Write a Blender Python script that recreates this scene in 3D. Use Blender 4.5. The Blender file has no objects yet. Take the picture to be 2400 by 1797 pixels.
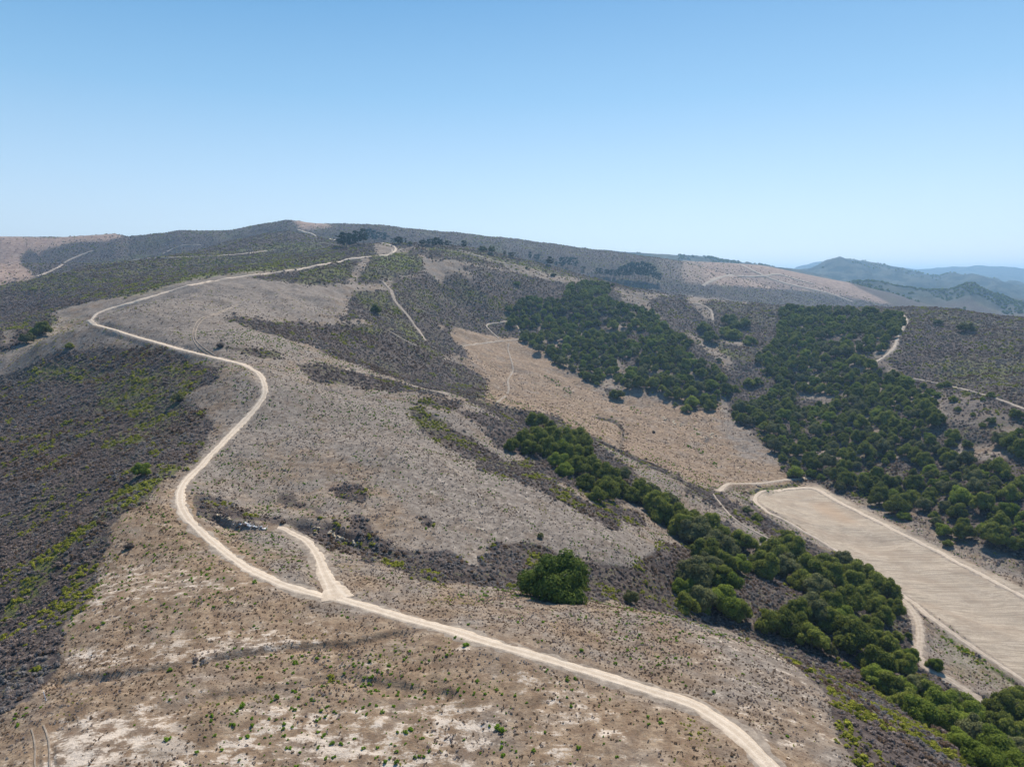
import bpy, bmesh, math, random
import numpy as np
from mathutils import Vector, Matrix, Euler

R = math.radians
rng = np.random.default_rng(7)
random.seed(7)

# ------------------------------------------------------------------ camera, sky, sun, exposure
scene = bpy.context.scene
FPX, PITCH, CAMZ = 1664.0, 8.48, 85.0          # focal length in px of a 2400 px wide frame
cam_d = bpy.data.cameras.new('camera')
cam = bpy.data.objects.new('camera', cam_d)
scene.collection.objects.link(cam)
cam.location = (0, 0, CAMZ)
cam.rotation_euler = (R(90 - PITCH), 0, 0)
cam_d.sensor_width = 36.0
cam_d.lens = 36.0 * FPX / 2400.0
cam_d.clip_start = 1.0
cam_d.clip_end = 80000.0
scene.camera = cam

SUN_AZ, SUN_EL = 20.0, 48.0                    # azimuth to the right of straight ahead (+Y)
world = bpy.data.worlds.new('World')
scene.world = world
world.use_nodes = True
wn, wl = world.node_tree.nodes, world.node_tree.links
wn.clear()
sky = wn.new('ShaderNodeTexSky')
sky.sky_type = 'NISHITA'
sky.sun_disc = False
sky.sun_elevation = R(SUN_EL)
sky.sun_rotation = R(SUN_AZ)
sky.altitude = 300
sky.air_density = 1.0
sky.dust_density = 0.6
sky.ozone_density = 1.5
bg = wn.new('ShaderNodeBackground')
bg.inputs['Strength'].default_value = 0.10
wo = wn.new('ShaderNodeOutputWorld')
wg = wn.new('ShaderNodeNewGeometry') if False else wn.new('ShaderNodeTexCoord')
wz = wn.new('ShaderNodeSeparateXYZ'); wl.new(wg.outputs['Generated'], wz.inputs[0])
wr = wn.new('ShaderNodeValToRGB'); wl.new(wz.outputs[2], wr.inputs[0])          # clear air: pale at the horizon, deeper overhead, the same all round
els = wr.color_ramp.elements
els[0].position = 0.0; els[0].color = (.93, .95, .97, 1)
els[1].position = 1.0; els[1].color = (.045, .17, .45, 1)
for p_, c_ in ((.05, (.66, .81, .95, 1)), (.13, (.47, .69, .91, 1)), (.23, (.255, .52, .80, 1)), (.34, (.115, .355, .66, 1)), (.60, (.060, .22, .51, 1))):
    e_ = els.new(p_); e_.color = c_
wm = wn.new('ShaderNodeMix'); wm.data_type = 'RGBA'; wm.blend_type = 'MIX'; wm.inputs[0].default_value = .78
wx = wn.new('ShaderNodeVectorMath'); wx.operation = 'SCALE'; wx.inputs['Scale'].default_value = 8.6; wl.new(wr.outputs[0], wx.inputs[0])
wl.new(sky.outputs[0], wm.inputs[6]); wl.new(wx.outputs[0], wm.inputs[7]); wl.new(wm.outputs[2], bg.inputs[0]); wl.new(bg.outputs[0], wo.inputs[0])

sun_d = bpy.data.lights.new('sun', 'SUN')
sun_d.energy = 5.0
sun_d.angle = R(0.53)
sun_d.color = (1.0, 0.935, 0.84)
sun = bpy.data.objects.new('sun', sun_d)
scene.collection.objects.link(sun)
sdir = Vector((math.sin(R(SUN_AZ)) * math.cos(R(SUN_EL)), math.cos(R(SUN_AZ)) * math.cos(R(SUN_EL)), math.sin(R(SUN_EL))))
sun.rotation_euler = sdir.to_track_quat('Z', 'Y').to_euler()
sun.location = (0, 0, 400)

vs = scene.view_settings
vs.view_transform = 'Standard'; vs.look = 'None'; vs.gamma = 1.0; vs.exposure = 0.34
vs.use_curve_mapping = False

# ------------------------------------------------------------------ from the survey photo to the ground
HAZE_COL, HAZE_DENS, HAZE_G = (.40, .68, 1.0), 7.5e-5, .45
SP, CP = math.sin(R(PITCH)), math.cos(R(PITCH))
def ray(u, v):
    a = (u - 1200.0) / FPX; t = (v - 898.5) / FPX
    return a, CP - t * SP, -SP - t * CP
def at_depth(u, v, Y):
    dx, dy, dz = ray(u, v)
    k = Y / dy
    return (dx * k, Y, CAMZ + dz * k)
ZM = {0: (0, 0, 2400 / 2212), 1: (0, 480, 1 / 2.76), 2: (700, 480, 1 / 2.76), 3: (1600, 480, 1 / 2.76),
      4: (0, 1080, 1 / 2.31), 5: (700, 1080, 1 / 2.31), 6: (1600, 1080, 1 / 2.31), 7: (1100, 580, 1 / 2.76),
      'a': (0, 520, 1 / 5.52), 'b': (780, 520, 1 / 5.52), 'c': (1180, 560, 1 / 5.52), 'd': (1740, 1000, 1 / 5.52),
      'e': (2100, 1200, 1 / 7.36), 'g': (440, 1150, 1 / 5.52), 'p': (0, 0, 1)}
def zz(z, pts):
    ox, oy, k = ZM[z]
    return [(ox + p[0] * k, oy + p[1] * k) + tuple(p[2:]) for p in pts]

# surveyed spot heights: (u, v, distance ahead in metres)
SPOT = [
 # near ridge and road
 (1800,1780,115),(1500,1610,140),(1200,1500,152),(900,1440,172),(600,1350,195),(450,1210,250),(430,1130,290),
 (560,1000,370),(620,900,416),(560,860,440),(400,810,510),(250,770,590),(200,752,620),(260,715,700),(400,675,830),
 (560,645,950),(800,612,1150),(930,585,1290),(900,572,1370),
 (1200,1797,113),(600,1797,113),(100,1797,113),(1200,1650,130),(600,1600,138),(300,1500,163),(800,1500,160),
 (1000,1600,138),(350,1350,205),(1500,1797,112),
 # right shoulder, drop to oak draw
 (1400,1480,170),(1300,1400,200),(1600,1450,188),(1900,1580,163),(2100,1720,143),(2200,1790,150),(1700,1600,146),
 (1100,1385,205),(900,1330,215),(1290,1385,237),(1150,1340,240),(1600,1420,290),(1850,1520,272),(2000,1560,270),
 (2150,1690,228),(2200,1620,270),(2320,1750,240),(2080,1640,235),(1450,1390,262),
 (1850,1400,320),(2000,1400,335),(2080,1450,328),(1750,1350,335),(1650,1300,350),(1550,1220,385),(1420,1140,410),
 (1300,1090,440),(1240,1000,520),
 # second hill
 (700,1000,380),(900,1050,345),(900,1130,310),(900,1200,275),(780,1160,285),(1100,1200,300),(1200,1250,285),
 (1100,1290,258),(1300,1300,275),(1500,1300,290),(1580,1310,305),(1300,1200,325),(1000,1000,430),(1100,1080,390),
 (1250,1130,360),(1450,1230,330),(1000,920,500),(1150,1000,465),(800,930,480),(700,1240,255),(900,1290,245),(600,1200,268),
 (620,1180,285),(520,1200,258),
 # third spur
 (1400,1020,560),(1600,1120,480),(1700,1200,430),(1800,1290,390),(1600,1190,425),(1750,1275,385),(1270,960,600),
 (1150,920,650),(1500,1090,505),(1400,1060,510),(1930,1400,345),
 # valley floor
 (1700,1130,584),(1600,1080,627),(1500,1000,730),(1650,950,830),(1600,1000,745),(1750,1050,680),(1830,1110,620),
 (1400,930,830),(1300,870,920),(1200,920,770),(1150,870,850),(1250,800,1040),(1150,780,1080),(1080,830,870),
 (1000,900,700),(1000,870,720),(850,820,700),(1120,920,700),(1700,1060,655),(1300,940,760),
 # plateau inside the loop
 (700,770,680),(560,780,560),(450,720,710),(600,700,800),(700,680,880),(550,810,510),(720,850,520),(850,880,560),
 (850,690,950),(900,640,1080),(1000,620,1200),(1100,620,1250),(1000,720,1020),(1000,790,900),(870,720,900),
 (980,790,850),(900,760,820),(1100,700,1150),(1150,650,1250),(1200,625,1370),
 # skyline of the near crest and the ground behind it
 (930,572,1330),(1050,575,1400),(1200,600,1450),(1350,642,1450),(1500,687,1400),(1600,703,1350),(1800,716,1300),
 (2050,722,1150),(2150,735,1100),(2400,748,1050),
 (1000,590,1800),(1200,615,1900),(1350,648,1950),(1500,690,1900),
 # left slopes
 (280,1190,253),(200,1400,187),(120,1600,148),(0,1700,133),(0,1500,192),(0,1300,262),(0,1150,345),(100,1250,275),
 (200,1100,335),(150,1000,430),(0,1000,465),(0,900,560),(200,900,510),(0,860,610),(400,900,450),(350,1000,390),
 (100,800,600),(0,830,640),(0,790,680),(100,760,690),(300,1100,310),(60,1620,142),
 (0,750,850),(100,720,950),(300,660,1100),(0,672,1250),(200,622,1350),(400,597,1500),(600,588,1550),(500,630,1250),
 (700,597,1450),(830,575,1420),
 (0,640,1700),(100,600,2000),(300,575,2050),(600,560,1900),(500,552,2200),(700,552,1900),(780,560,1750),
 # right slopes with forest
 (1900,1000,730),(1900,850,950),(1900,765,1110),(1500,760,1150),(1600,810,1030),(1700,900,880),(1700,790,1150),
 (1780,920,880),(1400,850,980),(1300,765,1130),(1400,720,1210),(1500,900,880),(1700,1000,735),(2100,800,930),
 (2400,860,800),(2300,805,900),(2100,900,800),(2300,950,660),(2400,1000,600),(2200,1050,610),(2000,1090,625),
 (2200,1190,505),(2400,1170,480),(2400,1300,425),(1330,690,1270),(1600,730,1270),(1450,690,1330),
]
XYZ = [  # plain metres: the field, hidden ground, ground outside the frame
 (205,570,-90),(255,592,-90),(215,450,-90),(270,470,-90),(222,360,-90),(290,400,-90),(225,290,-91),(300,300,-91),
 (230,200,-91),(330,180,-91),(360,400,-84),(160,120,-40),(190,190,-72),(0,0,-6),(-60,-150,-12),(150,-100,-60),
 (-120,60,-16),(-220,60,-50),(-300,200,-50),(-400,400,-35),(-420,700,10),(-700,500,-20),(-700,1000,30),(-900,1500,60),
 (-450,150,-80),(330,300,-86),(450,350,-55),(600,300,-30),(700,600,0),(800,900,10),(1000,1200,0),(300,60,-92),
 (500,0,-60),(-500,-300,-90),(400,-400,-100),(0,-600,-60),(-1400,1600,100),(-700,2000,95),
 (350,1750,30),(600,1700,-20),(900,1600,-40),(0,1700,118),(-200,1650,138),(1200,1700,-50),(1500,2200,-50),
 (-1000,2500,180),(1500,1200,-40),(1000,700,0),(0,2000,170),(300,2100,60),(700,2050,0),
]
P = np.array([at_depth(*p) for p in SPOT] + XYZ, float)
def tps_fit(P, lam):
    X = P[:, :2] / 500.0; n = len(X)
    d2 = ((X[:, None] - X[None]) ** 2).sum(-1)
    K = 0.5 * d2 * np.log(d2 + 1e-12)
    rr = np.hypot(P[:, 0], P[:, 1]) / 500.0
    K[np.arange(n), np.arange(n)] += lam * (0.3 + rr ** 2)
    Q = np.c_[np.ones(n), X]
    A = np.zeros((n + 3, n + 3)); A[:n, :n] = K; A[:n, n:] = Q; A[n:, :n] = Q.T
    return X, np.linalg.solve(A, np.r_[P[:, 2], np.zeros(3)])
TX, TW = tps_fit(P, 0.0016)
def tps(x, y):
    x = np.asarray(x, float).ravel() / 500.0; y = np.asarray(y, float).ravel() / 500.0
    out = np.empty(len(x)); n = len(TX)
    for i in range(0, len(x), 20000):
        a, b = x[i:i+20000], y[i:i+20000]
        d2 = (a[:, None] - TX[None, :, 0]) ** 2 + (b[:, None] - TX[None, :, 1]) ** 2
        out[i:i+20000] = (0.5 * d2 * np.log(d2 + 1e-12)) @ TW[:n] + TW[n] + TW[n+1] * a + TW[n+2] * b
    return out

# value noise in world metres
def hash2(ix, iy, s):
    h = (ix.astype(np.int64) * 374761393 + iy.astype(np.int64) * 668265263 + s * 982451653) & 0x7fffffff
    h = ((h ^ (h >> 13)) * 1274126177) & 0x7fffffff
    return ((h ^ (h >> 16)) & 0xffff) / 65535.0
def vnoise(x, y, scale, s=0):
    x = x / scale; y = y / scale
    ix = np.floor(x); iy = np.floor(y); fx = x - ix; fy = y - iy
    fx = fx * fx * (3 - 2 * fx); fy = fy * fy * (3 - 2 * fy)
    a = hash2(ix, iy, s); b = hash2(ix + 1, iy, s); c = hash2(ix, iy + 1, s); d = hash2(ix + 1, iy + 1, s)
    return (a * (1 - fx) + b * fx) * (1 - fy) + (c * (1 - fx) + d * fx) * fy - 0.5
def fbm(x, y, scale, s=0, o=4, g=0.5):
    t = 0; a = 1.0
    for k in range(o):
        t = t + a * vnoise(x * math.cos(k) - y * math.sin(k), x * math.sin(k) + y * math.cos(k), scale / 2.03 ** k, s + k)
        a *= g
    return t

# far ridges: (distance, [(u, v) of the crest], front run, back run, surface noise)
RIDGES = [
 (2550, [(-900,640),(-300,590),(0,555),(150,556),(210,552),(270,548),(300,555),(330,552),(420,541),(530,541),(560,536),(620,524),(670,517),(700,519),(760,525),
         (900,530),(1000,540),(1200,560),(1300,572),(1400,586),(1500,598),(1600,612),(1700,640),(1900,700),(2200,760)], 750, 1500, 5),
 (2950, [(1350,640),(1500,608),(1600,611),(1700,616),(1780,621),(1800,624),(1900,645),(1990,662),(2100,690),(2200,725),(2500,790)], 700, 900, 4),
 (3500, [(1900,740),(1960,666),(2000,660),(2060,661),(2110,672),(2160,679),(2220,682),(2250,672),(2277,664),(2310,680),(2360,696),(2420,705),(2600,720),(3000,760)], 700, 900, 30),
 (4600, [(1100,640),(1410,586),(1450,587),(1520,593),(1600,596),(1680,604),(1760,618),(1850,628),(1950,650),(2100,700)], 1200, 2000, 30),
 (6000, [(1700,660),(1850,629),(1900,625),(1940,613),(1968,606),(2010,611),(2050,616),(2080,622),(2120,629),(2160,636),(2200,645),(2230,639),(2260,645),(2275,641),
         (2300,646),(2340,652),(2400,664),(2480,672),(2700,690)], 1500, 2500, 85),
 (12000, [(1500,660),(1800,648),(1855,632),(1900,617),(1925,613),(1960,622),(2050,616),(2080,622),(2150,632),(2200,629),(2300,625),(2330,626),(2400,628),(2550,634),(2800,650)], 3500, 5000, 120),
]
def ridge_h(x, y):
    az = np.arctan2(x, y)
    base = np.full(x.shape, -85.0)
    out = base.copy()
    for k, (D, pts, fr, br, nz) in enumerate(RIDGES):
        q = [at_depth(u, v, D) for u, v in pts]
        qa = np.array([math.atan2(p[0], p[1]) for p in q])
        # the noise is zero at the crest line itself, so crests keep their surveyed height
        h = np.interp(az, qa, [p[2] for p in q], left=q[0][2] - 60, right=q[-1][2] - 60)
        t = y - D + 0.12 * D * vnoise(x, x * 0, 0.35 * D, k + 40) * 0
        f = np.where(t < 0, np.clip(1 + t / fr, 0, 1), np.clip(1 - t / br, 0, 1))
        f = f * f * (3 - 2 * f)
        f = f ** 0.8
        n = fbm(x, y, fr * 0.45, 60 + k, 5, 0.55)
        rid = -np.abs(fbm(x, y * .45, fr * 0.35, 80 + k, 5, 0.58)) + 0.12
        z = base + (h - base) * f + (rid * 1.6 + n * .5) * nz * np.sqrt(np.clip(np.abs(t) / (fr * 0.25), 0.02, 1)) * 1.2
        out = np.maximum(out, z)
    return out
def terrain_base(x, y):
    x = np.asarray(x, float); y = np.asarray(y, float); shp = x.shape
    x = x.ravel(); y = y.ravel()
    r = np.hypot(x, y)
    near = r < 3200
    z = np.zeros(len(x))
    z[near] = tps(x[near], y[near])
    ww = np.clip((y - 1500 - np.clip(-x, 0, 600) * 0.5) / 600, 0, 1); ww = ww * ww * (3 - 2 * ww)
    ww = np.maximum(ww, np.clip((r - 2300) / 800, 0, 1))
    far = np.full(len(x), -85.0)
    m = ww > 0
    far[m] = ridge_h(x[m], y[m])
    z = np.where(near, np.maximum(z * (1 - ww) + far * ww, np.where(ww > 0.02, far, -1e9)), far)
    # relief: gullies and hummocks growing with distance
    amp = np.clip((r - 140) / 720, 0, 1)
    nearf = np.clip(1 - (r - 2200) / 800, 0, 1)
    n = fbm(x, y, 110, 3, 5, 0.5); g = -np.abs(fbm(x, y, 75, 13, 4, 0.5)) + .15
    z = z + (n * 7.0 + g * 11.0) * amp * nearf + fbm(x, y, 14, 23, 3) * 0.7 * np.clip((r - 100) / 200, 0.15, 1) * nearf
    return z.reshape(shp)
# ------------------------------------------------------------------ one ground sheet: rings round the camera's foot
az_f = np.linspace(-39.5, 39.5, 791)
az_c = np.r_[np.linspace(39.5, 90, 40)[1:], np.linspace(90, 320.5, 36)[1:-1]]
AZ = np.radians(np.r_[az_f, az_c])
rr = [2.0]
while rr[-1] < 24000:
    r = rr[-1]
    if r < 100: rr.append(r * 1.12 if r * 1.12 < 98 else 100.0 if r < 99 else r)
    elif r < 1600: rr.append(r * 1.0042)
    elif r < 3200: rr.append(r * 1.006)
    elif r < 14000: rr.append(r * 1.02)
    else: rr.append(r * 1.12)
    if r == rr[-1]: rr[-1] = r * 1.0042
RR = np.array(rr); NR, NA = len(RR), len(AZ)
GX = RR[:, None] * np.sin(AZ)[None]; GY = RR[:, None] * np.cos(AZ)[None]
EDITS = []
GZ = terrain_base(GX, GY)
print('grid', NR, NA, NR * NA)

def H(x, y):
    """height of the ground sheet itself (bilinear in its own grid)"""
    x = np.atleast_1d(np.asarray(x, float)); y = np.atleast_1d(np.asarray(y, float))
    r = np.hypot(x, y); a = np.arctan2(x, y)
    i = np.interp(r, RR, np.arange(NR)); j = np.interp(np.degrees(a), az_f, np.arange(len(az_f)))
    i0 = np.clip(i.astype(int), 0, NR - 2); j0 = np.clip(j.astype(int), 0, len(az_f) - 2)
    fi = i - i0; fj = j - j0
    return (GZ[i0, j0] * (1 - fi) * (1 - fj) + GZ[i0 + 1, j0] * fi * (1 - fj) + GZ[i0, j0 + 1] * (1 - fi) * fj + GZ[i0 + 1, j0 + 1] * fi * fj)
MARCH = RR[(RR > 40) & (RR < 15000)]
def ground(pts):
    """where sight lines of the survey photo meet the ground: (x, y, z) each"""
    out = []
    for p in pts:
        dx, dy, dz = ray(p[0], p[1])
        h = math.hypot(dx, dy)
        x = MARCH * dx / h; y = MARCH * dy / h; z = CAMZ + MARCH * dz / h
        g = z - H(x, y)
        k = np.where(g < 0)[0]
        k = k[0] if len(k) else len(MARCH) - 1
        if k == 0: k = 1
        a, b = g[k - 1], g[k]
        f = a / (a - b) if a != b else 0
        r = MARCH[k - 1] + (MARCH[k] - MARCH[k - 1]) * f
        out.append((r * dx / h, r * dy / h, CAMZ + r * dz / h))
    return out
# ------------------------------------------------------------------ ground cover traced from the survey photo
def traced(*segs):
    out = []
    for z, pts in segs: out += zz(z, pts)
    return out
def smooth_line(pts, step=3.0):
    """Catmull-Rom through traced image points"""
    p = np.array([q[:2] for q in pts], float); out = []
    for i in range(len(p) - 1):
        p0 = p[max(i - 1, 0)]; p1 = p[i]; p2 = p[i + 1]; p3 = p[min(i + 2, len(p) - 1)]
        n = max(2, int(np.hypot(*(p2 - p1)) / step))
        for k in range(n):
            t = k / n
            out.append(0.5 * (2 * p1 + (p2 - p0) * t + (2 * p0 - 5 * p1 + 4 * p2 - p3) * t * t + (3 * p1 - p0 - 3 * p2 + p3) * t ** 3))
    out.append(p[-1])
    return out
ROADS = {
 'main': traced(('z' if 0 else 'p', [(1990,2010),(1900,1900)]), (6, [(480,1656),(350,1520),(250,1440),(100,1345),(0,1302)]),
   (5, [(1600,1150),(1400,1090),(1200,1030),(1000,975),(850,925),(700,885),(560,848),(400,800),(230,750)]),
   ('g', [(1900,1390),(1600,1325),(1300,1235),(1050,1135),(850,1040),(650,925),(450,780),(250,620),(100,460)]),
   (4, [(1020,320),(985,260),(970,200),(985,140),(1030,85),(1090,30)]),
   (1, [(1340,1640),(1450,1530),(1560,1420),(1660,1310),(1718,1230),(1715,1180),(1700,1130),(1680,1080),(1600,1045),(1480,1010),
        (1300,970),(1150,930),(1050,900),(900,865),(800,830),(700,795),(600,775),(558,755),(580,730),(640,700),(700,675),(850,635),
        (1000,590),(1200,530),(1400,490),(1600,460),(1850,430),(2050,395)]), ('b', [(0,530),(150,495),(330,470),(500,450),(660,437),(740,428),(800,395),(838,350),(800,320),(700,287),(640,272)])),
 'top': traced((1, [(1925,162),(1980,180),(2050,200),(2120,222),(2180,236)])),
 'spur': traced(('g', [(1160,483),(1300,520),(1450,600),(1580,710),(1680,850),(1750,1000),(1820,1150),(1900,1300),(1960,1400)])),
 'right_track': traced((3, [(1410,705),(1462,750),(1420,800),(1385,850),(1385,900),(1350,950),(1290,990),(1240,1028)])),
 'lane': traced((6, [(1150,720),(1200,765),(1260,830),(1285,920),(1280,1000),(1280,1060),(1320,1120),(1400,1160),(1500,1220),(1580,1275),(1665,1335)])),
 'field_right': traced((6, [(500,165),(700,150),(850,225),(1200,400),(1500,555),(1848,738),(1990,815)])),
 'field_left': traced((6, [(500,165),(385,195),(460,265),(600,350),(900,525),(1180,720),(1500,960),(1848,1190),(1980,1280)])),
 'valley_in': traced((6, [(190,165),(330,133),(500,112),(690,92)])),
}
TRACKS = [  # (points, width m, tone)
 (traced((1, [(1540,650),(1400,710),(1310,745),(1268,810),(1265,870),(1310,920),(1395,978)])), 0.55, 1),
 (traced((1, [(1540,640),(1410,698),(1295,738),(1250,805),(1250,870),(1290,930),(1380,985)])), 0.55, 1),
 (traced((7, [(255,620),(250,660),(262,700),(282,790),(250,860),(255,920),(230,960),(180,1005)])), 2.6, 1),
 (traced((2, [(1060,915),(1200,895),(1330,880),(1430,870),(1440,840),(1410,780),(1380,755),(1290,765),(1215,778),(1240,815),(1300,870)])), 2.6, 0),
 (traced((2, [(300,1065),(430,1090),(560,1120),(700,1160),(800,1190),(960,1225)])), 2.2, 0),
 (traced((2, [(580,815),(640,850),(700,885),(760,912)])), 1.6, 0),
 (traced((2, [(545,500),(600,560),(620,620),(690,700),(740,765),(780,820),(825,882)])), 5, 1),
 (traced((3, [(1490,1125),(1650,1155),(1760,1180),(1900,1215),(2050,1260),(2208,1320),(2300,1350)])), 2.4, 0),
 (traced((3, [(130,525),(200,485),(300,458),(400,465),(520,462),(600,450),(640,455),(740,485),(850,515)])), 13, 0),
 (traced((3, [(380,390),(430,415),(480,440),(600,490),(750,530),(950,575),(1100,630)])), 13, 0),
 (traced((3, [(60,640),(130,650),(185,690),(195,750)])), 4, 0),
 (traced((1, [(700,385),(850,362),(1000,345),(1200,340),(1500,325),(1680,305),(1800,292)])), 4, 0),
 (traced((1, [(1050,320),(1120,285),(1200,262),(1300,262)])), 3.5, 0),
 (traced(('a', [(480,710),(600,660),(750,590),(850,520),(950,470),(1200,375)])), 7, 0),
 (traced(('b', [(1640,370),(1760,410),(2000,480),(2208,540)]), ('c', [(180,345)])), 4, 1),
 (traced(('b', [(760,360),(770,400),(740,430)])), 4, 0),
 (traced((4, [(170,1450),(190,1540),(190,1656),(200,1800)])), 0.35, 1),
 (traced((4, [(235,1430),(265,1520),(270,1656),(285,1800)])), 0.35, 1),
 (traced((6, [(160,175),(300,330),(560,470),(780,620)])), 1.6, 0),
]
def world_line(pts):
    return np.array(ground(smooth_line(pts, 5.0)))
# ditches and banks cut in the ground before anything is laid on it: (points, depth, half width)
CUTS = [
 (traced(('g', [(330,330),(560,425),(760,462),(950,480),(1130,468),(1330,430),(1480,470)])), 3.4, 2.6),
 (traced(('g', [(1480,470),(1700,580),(1900,560),(2100,620),(2208,700)])), 2.0, 2.5),
 (traced((5, [(150,400),(320,450),(480,500),(700,560),(850,620),(1000,640),(1200,640)])), 2.2, 4.5),
 (traced((4, [(330,1190),(600,1165),(900,1120),(1200,1060),(1500,1020),(1848,1000)]), (5, [(380,960),(560,930)])), 1.5, 1.7),
 (traced((4, [(850,1350),(1100,1290),(1400,1250),(1700,1200)]), (5, [(200,1180),(420,1210),(600,1240),(800,1270)])), 1.0, 1.8),
 (traced((7, [(0,985),(360,1085),(560,1150),(780,1225),(1000,1330),(1240,1440),(1500,1580)])), 2.0, 3),
 (traced((7, [(830,1100),(950,1130),(1000,1200),(980,1290)])), 1.8, 3),
 (traced((7, [(430,800),(620,930),(720,1010),(830,1090)])), 1.0, 4),
 (traced((6, [(90,1180-1080+60),(330,265),(560,390),(780,490),(1000,600),(1200,745),(1350,870),(1600,1050),(1848,1230)])), 1.1, 1.5),
]
def seg_dist(px, py, line):
    d = np.full(px.shape, 1e9)
    for a, b in zip(line[:-1], line[1:]):
        ex, ey = b[0] - a[0], b[1] - a[1]; L = ex * ex + ey * ey + 1e-9
        if L > 3600: continue
        t = np.clip(((px - a[0]) * ex + (py - a[1]) * ey) / L, 0, 1)
        d = np.minimum(d, np.hypot(px - a[0] - t * ex, py - a[1] - t * ey))
    return d
def near_sel(line, m):
    return ((GX > line[:, 0].min() - m) & (GX < line[:, 0].max() + m) & (GY > line[:, 1].min() - m) & (GY < line[:, 1].max() + m))
for pts, dep, hw in CUTS:
    L = world_line(pts)[::2]
    m = near_sel(L, hw * 3)
    d = seg_dist(GX[m], GY[m], L)
    ww = hw * (0.8 + 0.8 * (vnoise(GX[m], GY[m], 9, 5) + .5))
    GZ[m] -= dep * np.exp(-(d / ww) ** 4) * (0.75 + vnoise(GX[m], GY[m], 6, 6) * .9)
# roads lie on graded ground: flatten small bumps across them
ROADW = {'main': 2.05, 'top': 3.0, 'spur': 2.1, 'right_track': 1.9, 'lane': 2.0, 'field_right': 2.3, 'field_left': 1.7, 'valley_in': 2.0}
ROADL = {}
for k, pts in ROADS.items():
    L = world_line(pts)
    q = np.array(L)
    for _ in range(6): q[1:-1] = (q[:-2] + q[1:-1] * 2 + q[2:]) / 4
    ROADL[k] = q
    near = q[np.hypot(q[:, 0], q[:, 1]) < 700]
    if len(near) < 4: continue
    near = near[::2]; zs = H(near[:, 0], near[:, 1])
    for _ in range(10): zs[1:-1] = (zs[:-2] + zs[1:-1] + zs[2:]) / 3
    hw = ROADW[k]
    m = near_sel(near, 9)
    px, py = GX[m], GY[m]; best = np.full(px.shape, 1e9); zb = np.zeros(px.shape)
    for (a, b, za, zc) in zip(near[:-1], near[1:], zs[:-1], zs[1:]):
        ex, ey = b[0] - a[0], b[1] - a[1]; LL = ex * ex + ey * ey + 1e-9
        t = np.clip(((px - a[0]) * ex + (py - a[1]) * ey) / LL, 0, 1)
        d = np.hypot(px - a[0] - t * ex, py - a[1] - t * ey)
        w_ = d < best; best[w_] = d[w_]; zb[w_] = (za + (zc - za) * t)[w_]
    f = np.clip((hw + 4 - best) / 4, 0, 1); f = f * f * (3 - 2 * f)
    GZ[m] = GZ[m] * (1 - f) + zb * f

# each ground point's place in the photo, used once to carry traced outlines onto the ground
_dy = GY; _rx = GX; _rz = GZ - CAMZ
_fw = _dy * CP - _rz * SP; _up = _dy * SP + _rz * CP
_fw = np.where(_fw > 1, _fw, 1)
GU = 1200 + FPX * _rx / _fw; GV = 898.5 - FPX * _up / _fw
behind = (GY < 5)
GU[behind] = -9999
WRP = np.clip(5.5 * FPX / np.hypot(GX, GY).clip(60), 3, 60)
GUW = GU + fbm(GX, GY, 16, 201, 4, .6) * WRP; GVW = GV + fbm(GX, GY, 16, 211, 4, .6) * WRP * .35
EXACT = False
def inside(poly, m):
    u, v = (GU[m], GV[m]) if EXACT else (GUW[m], GVW[m]); c = np.zeros(u.shape, bool); n = len(poly)
    for i in range(n):
        x1, y1 = poly[i][:2]; x2, y2 = poly[(i + 1) % n][:2]
        if y1 == y2: continue
        k = ((y1 > v) != (y2 > v)) & (u < (x2 - x1) * (v - y1) / (y2 - y1) + x1)
        c ^= k
    return c
SC = np.ones((NR, NA)); GR = np.full((NR, NA), 0.36); SA = np.full((NR, NA), 0.15); WA = np.full((NR, NA), 0.35); PK = np.zeros((NR, NA)); FI = np.zeros((NR, NA))
def paint(ch, val, *segs, y=(0, 2300)):
    poly = traced(*segs); a = np.array([p[:2] for p in poly])
    m = (GU > a[:, 0].min()) & (GU < a[:, 0].max()) & (GV > a[:, 1].min()) & (GV < a[:, 1].max()) & (GY > y[0]) & (GY < y[1])
    if not m.any(): return
    c = inside(a, m); v = ch[m]; v[c] = val; ch[m] = v
def paint_line(ch, val, segs, wpx, y=(0, 2300)):
    a = np.array(smooth_line(traced(*segs), 12))
    m = (GU > a[:, 0].min() - wpx) & (GU < a[:, 0].max() + wpx) & (GV > a[:, 1].min() - wpx) & (GV < a[:, 1].max() + wpx) & (GY > y[0]) & (GY < y[1])
    d = seg_dist(GU[m], GV[m] , a)
    v = ch[m]; v[d < wpx] = val; ch[m] = v
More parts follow.
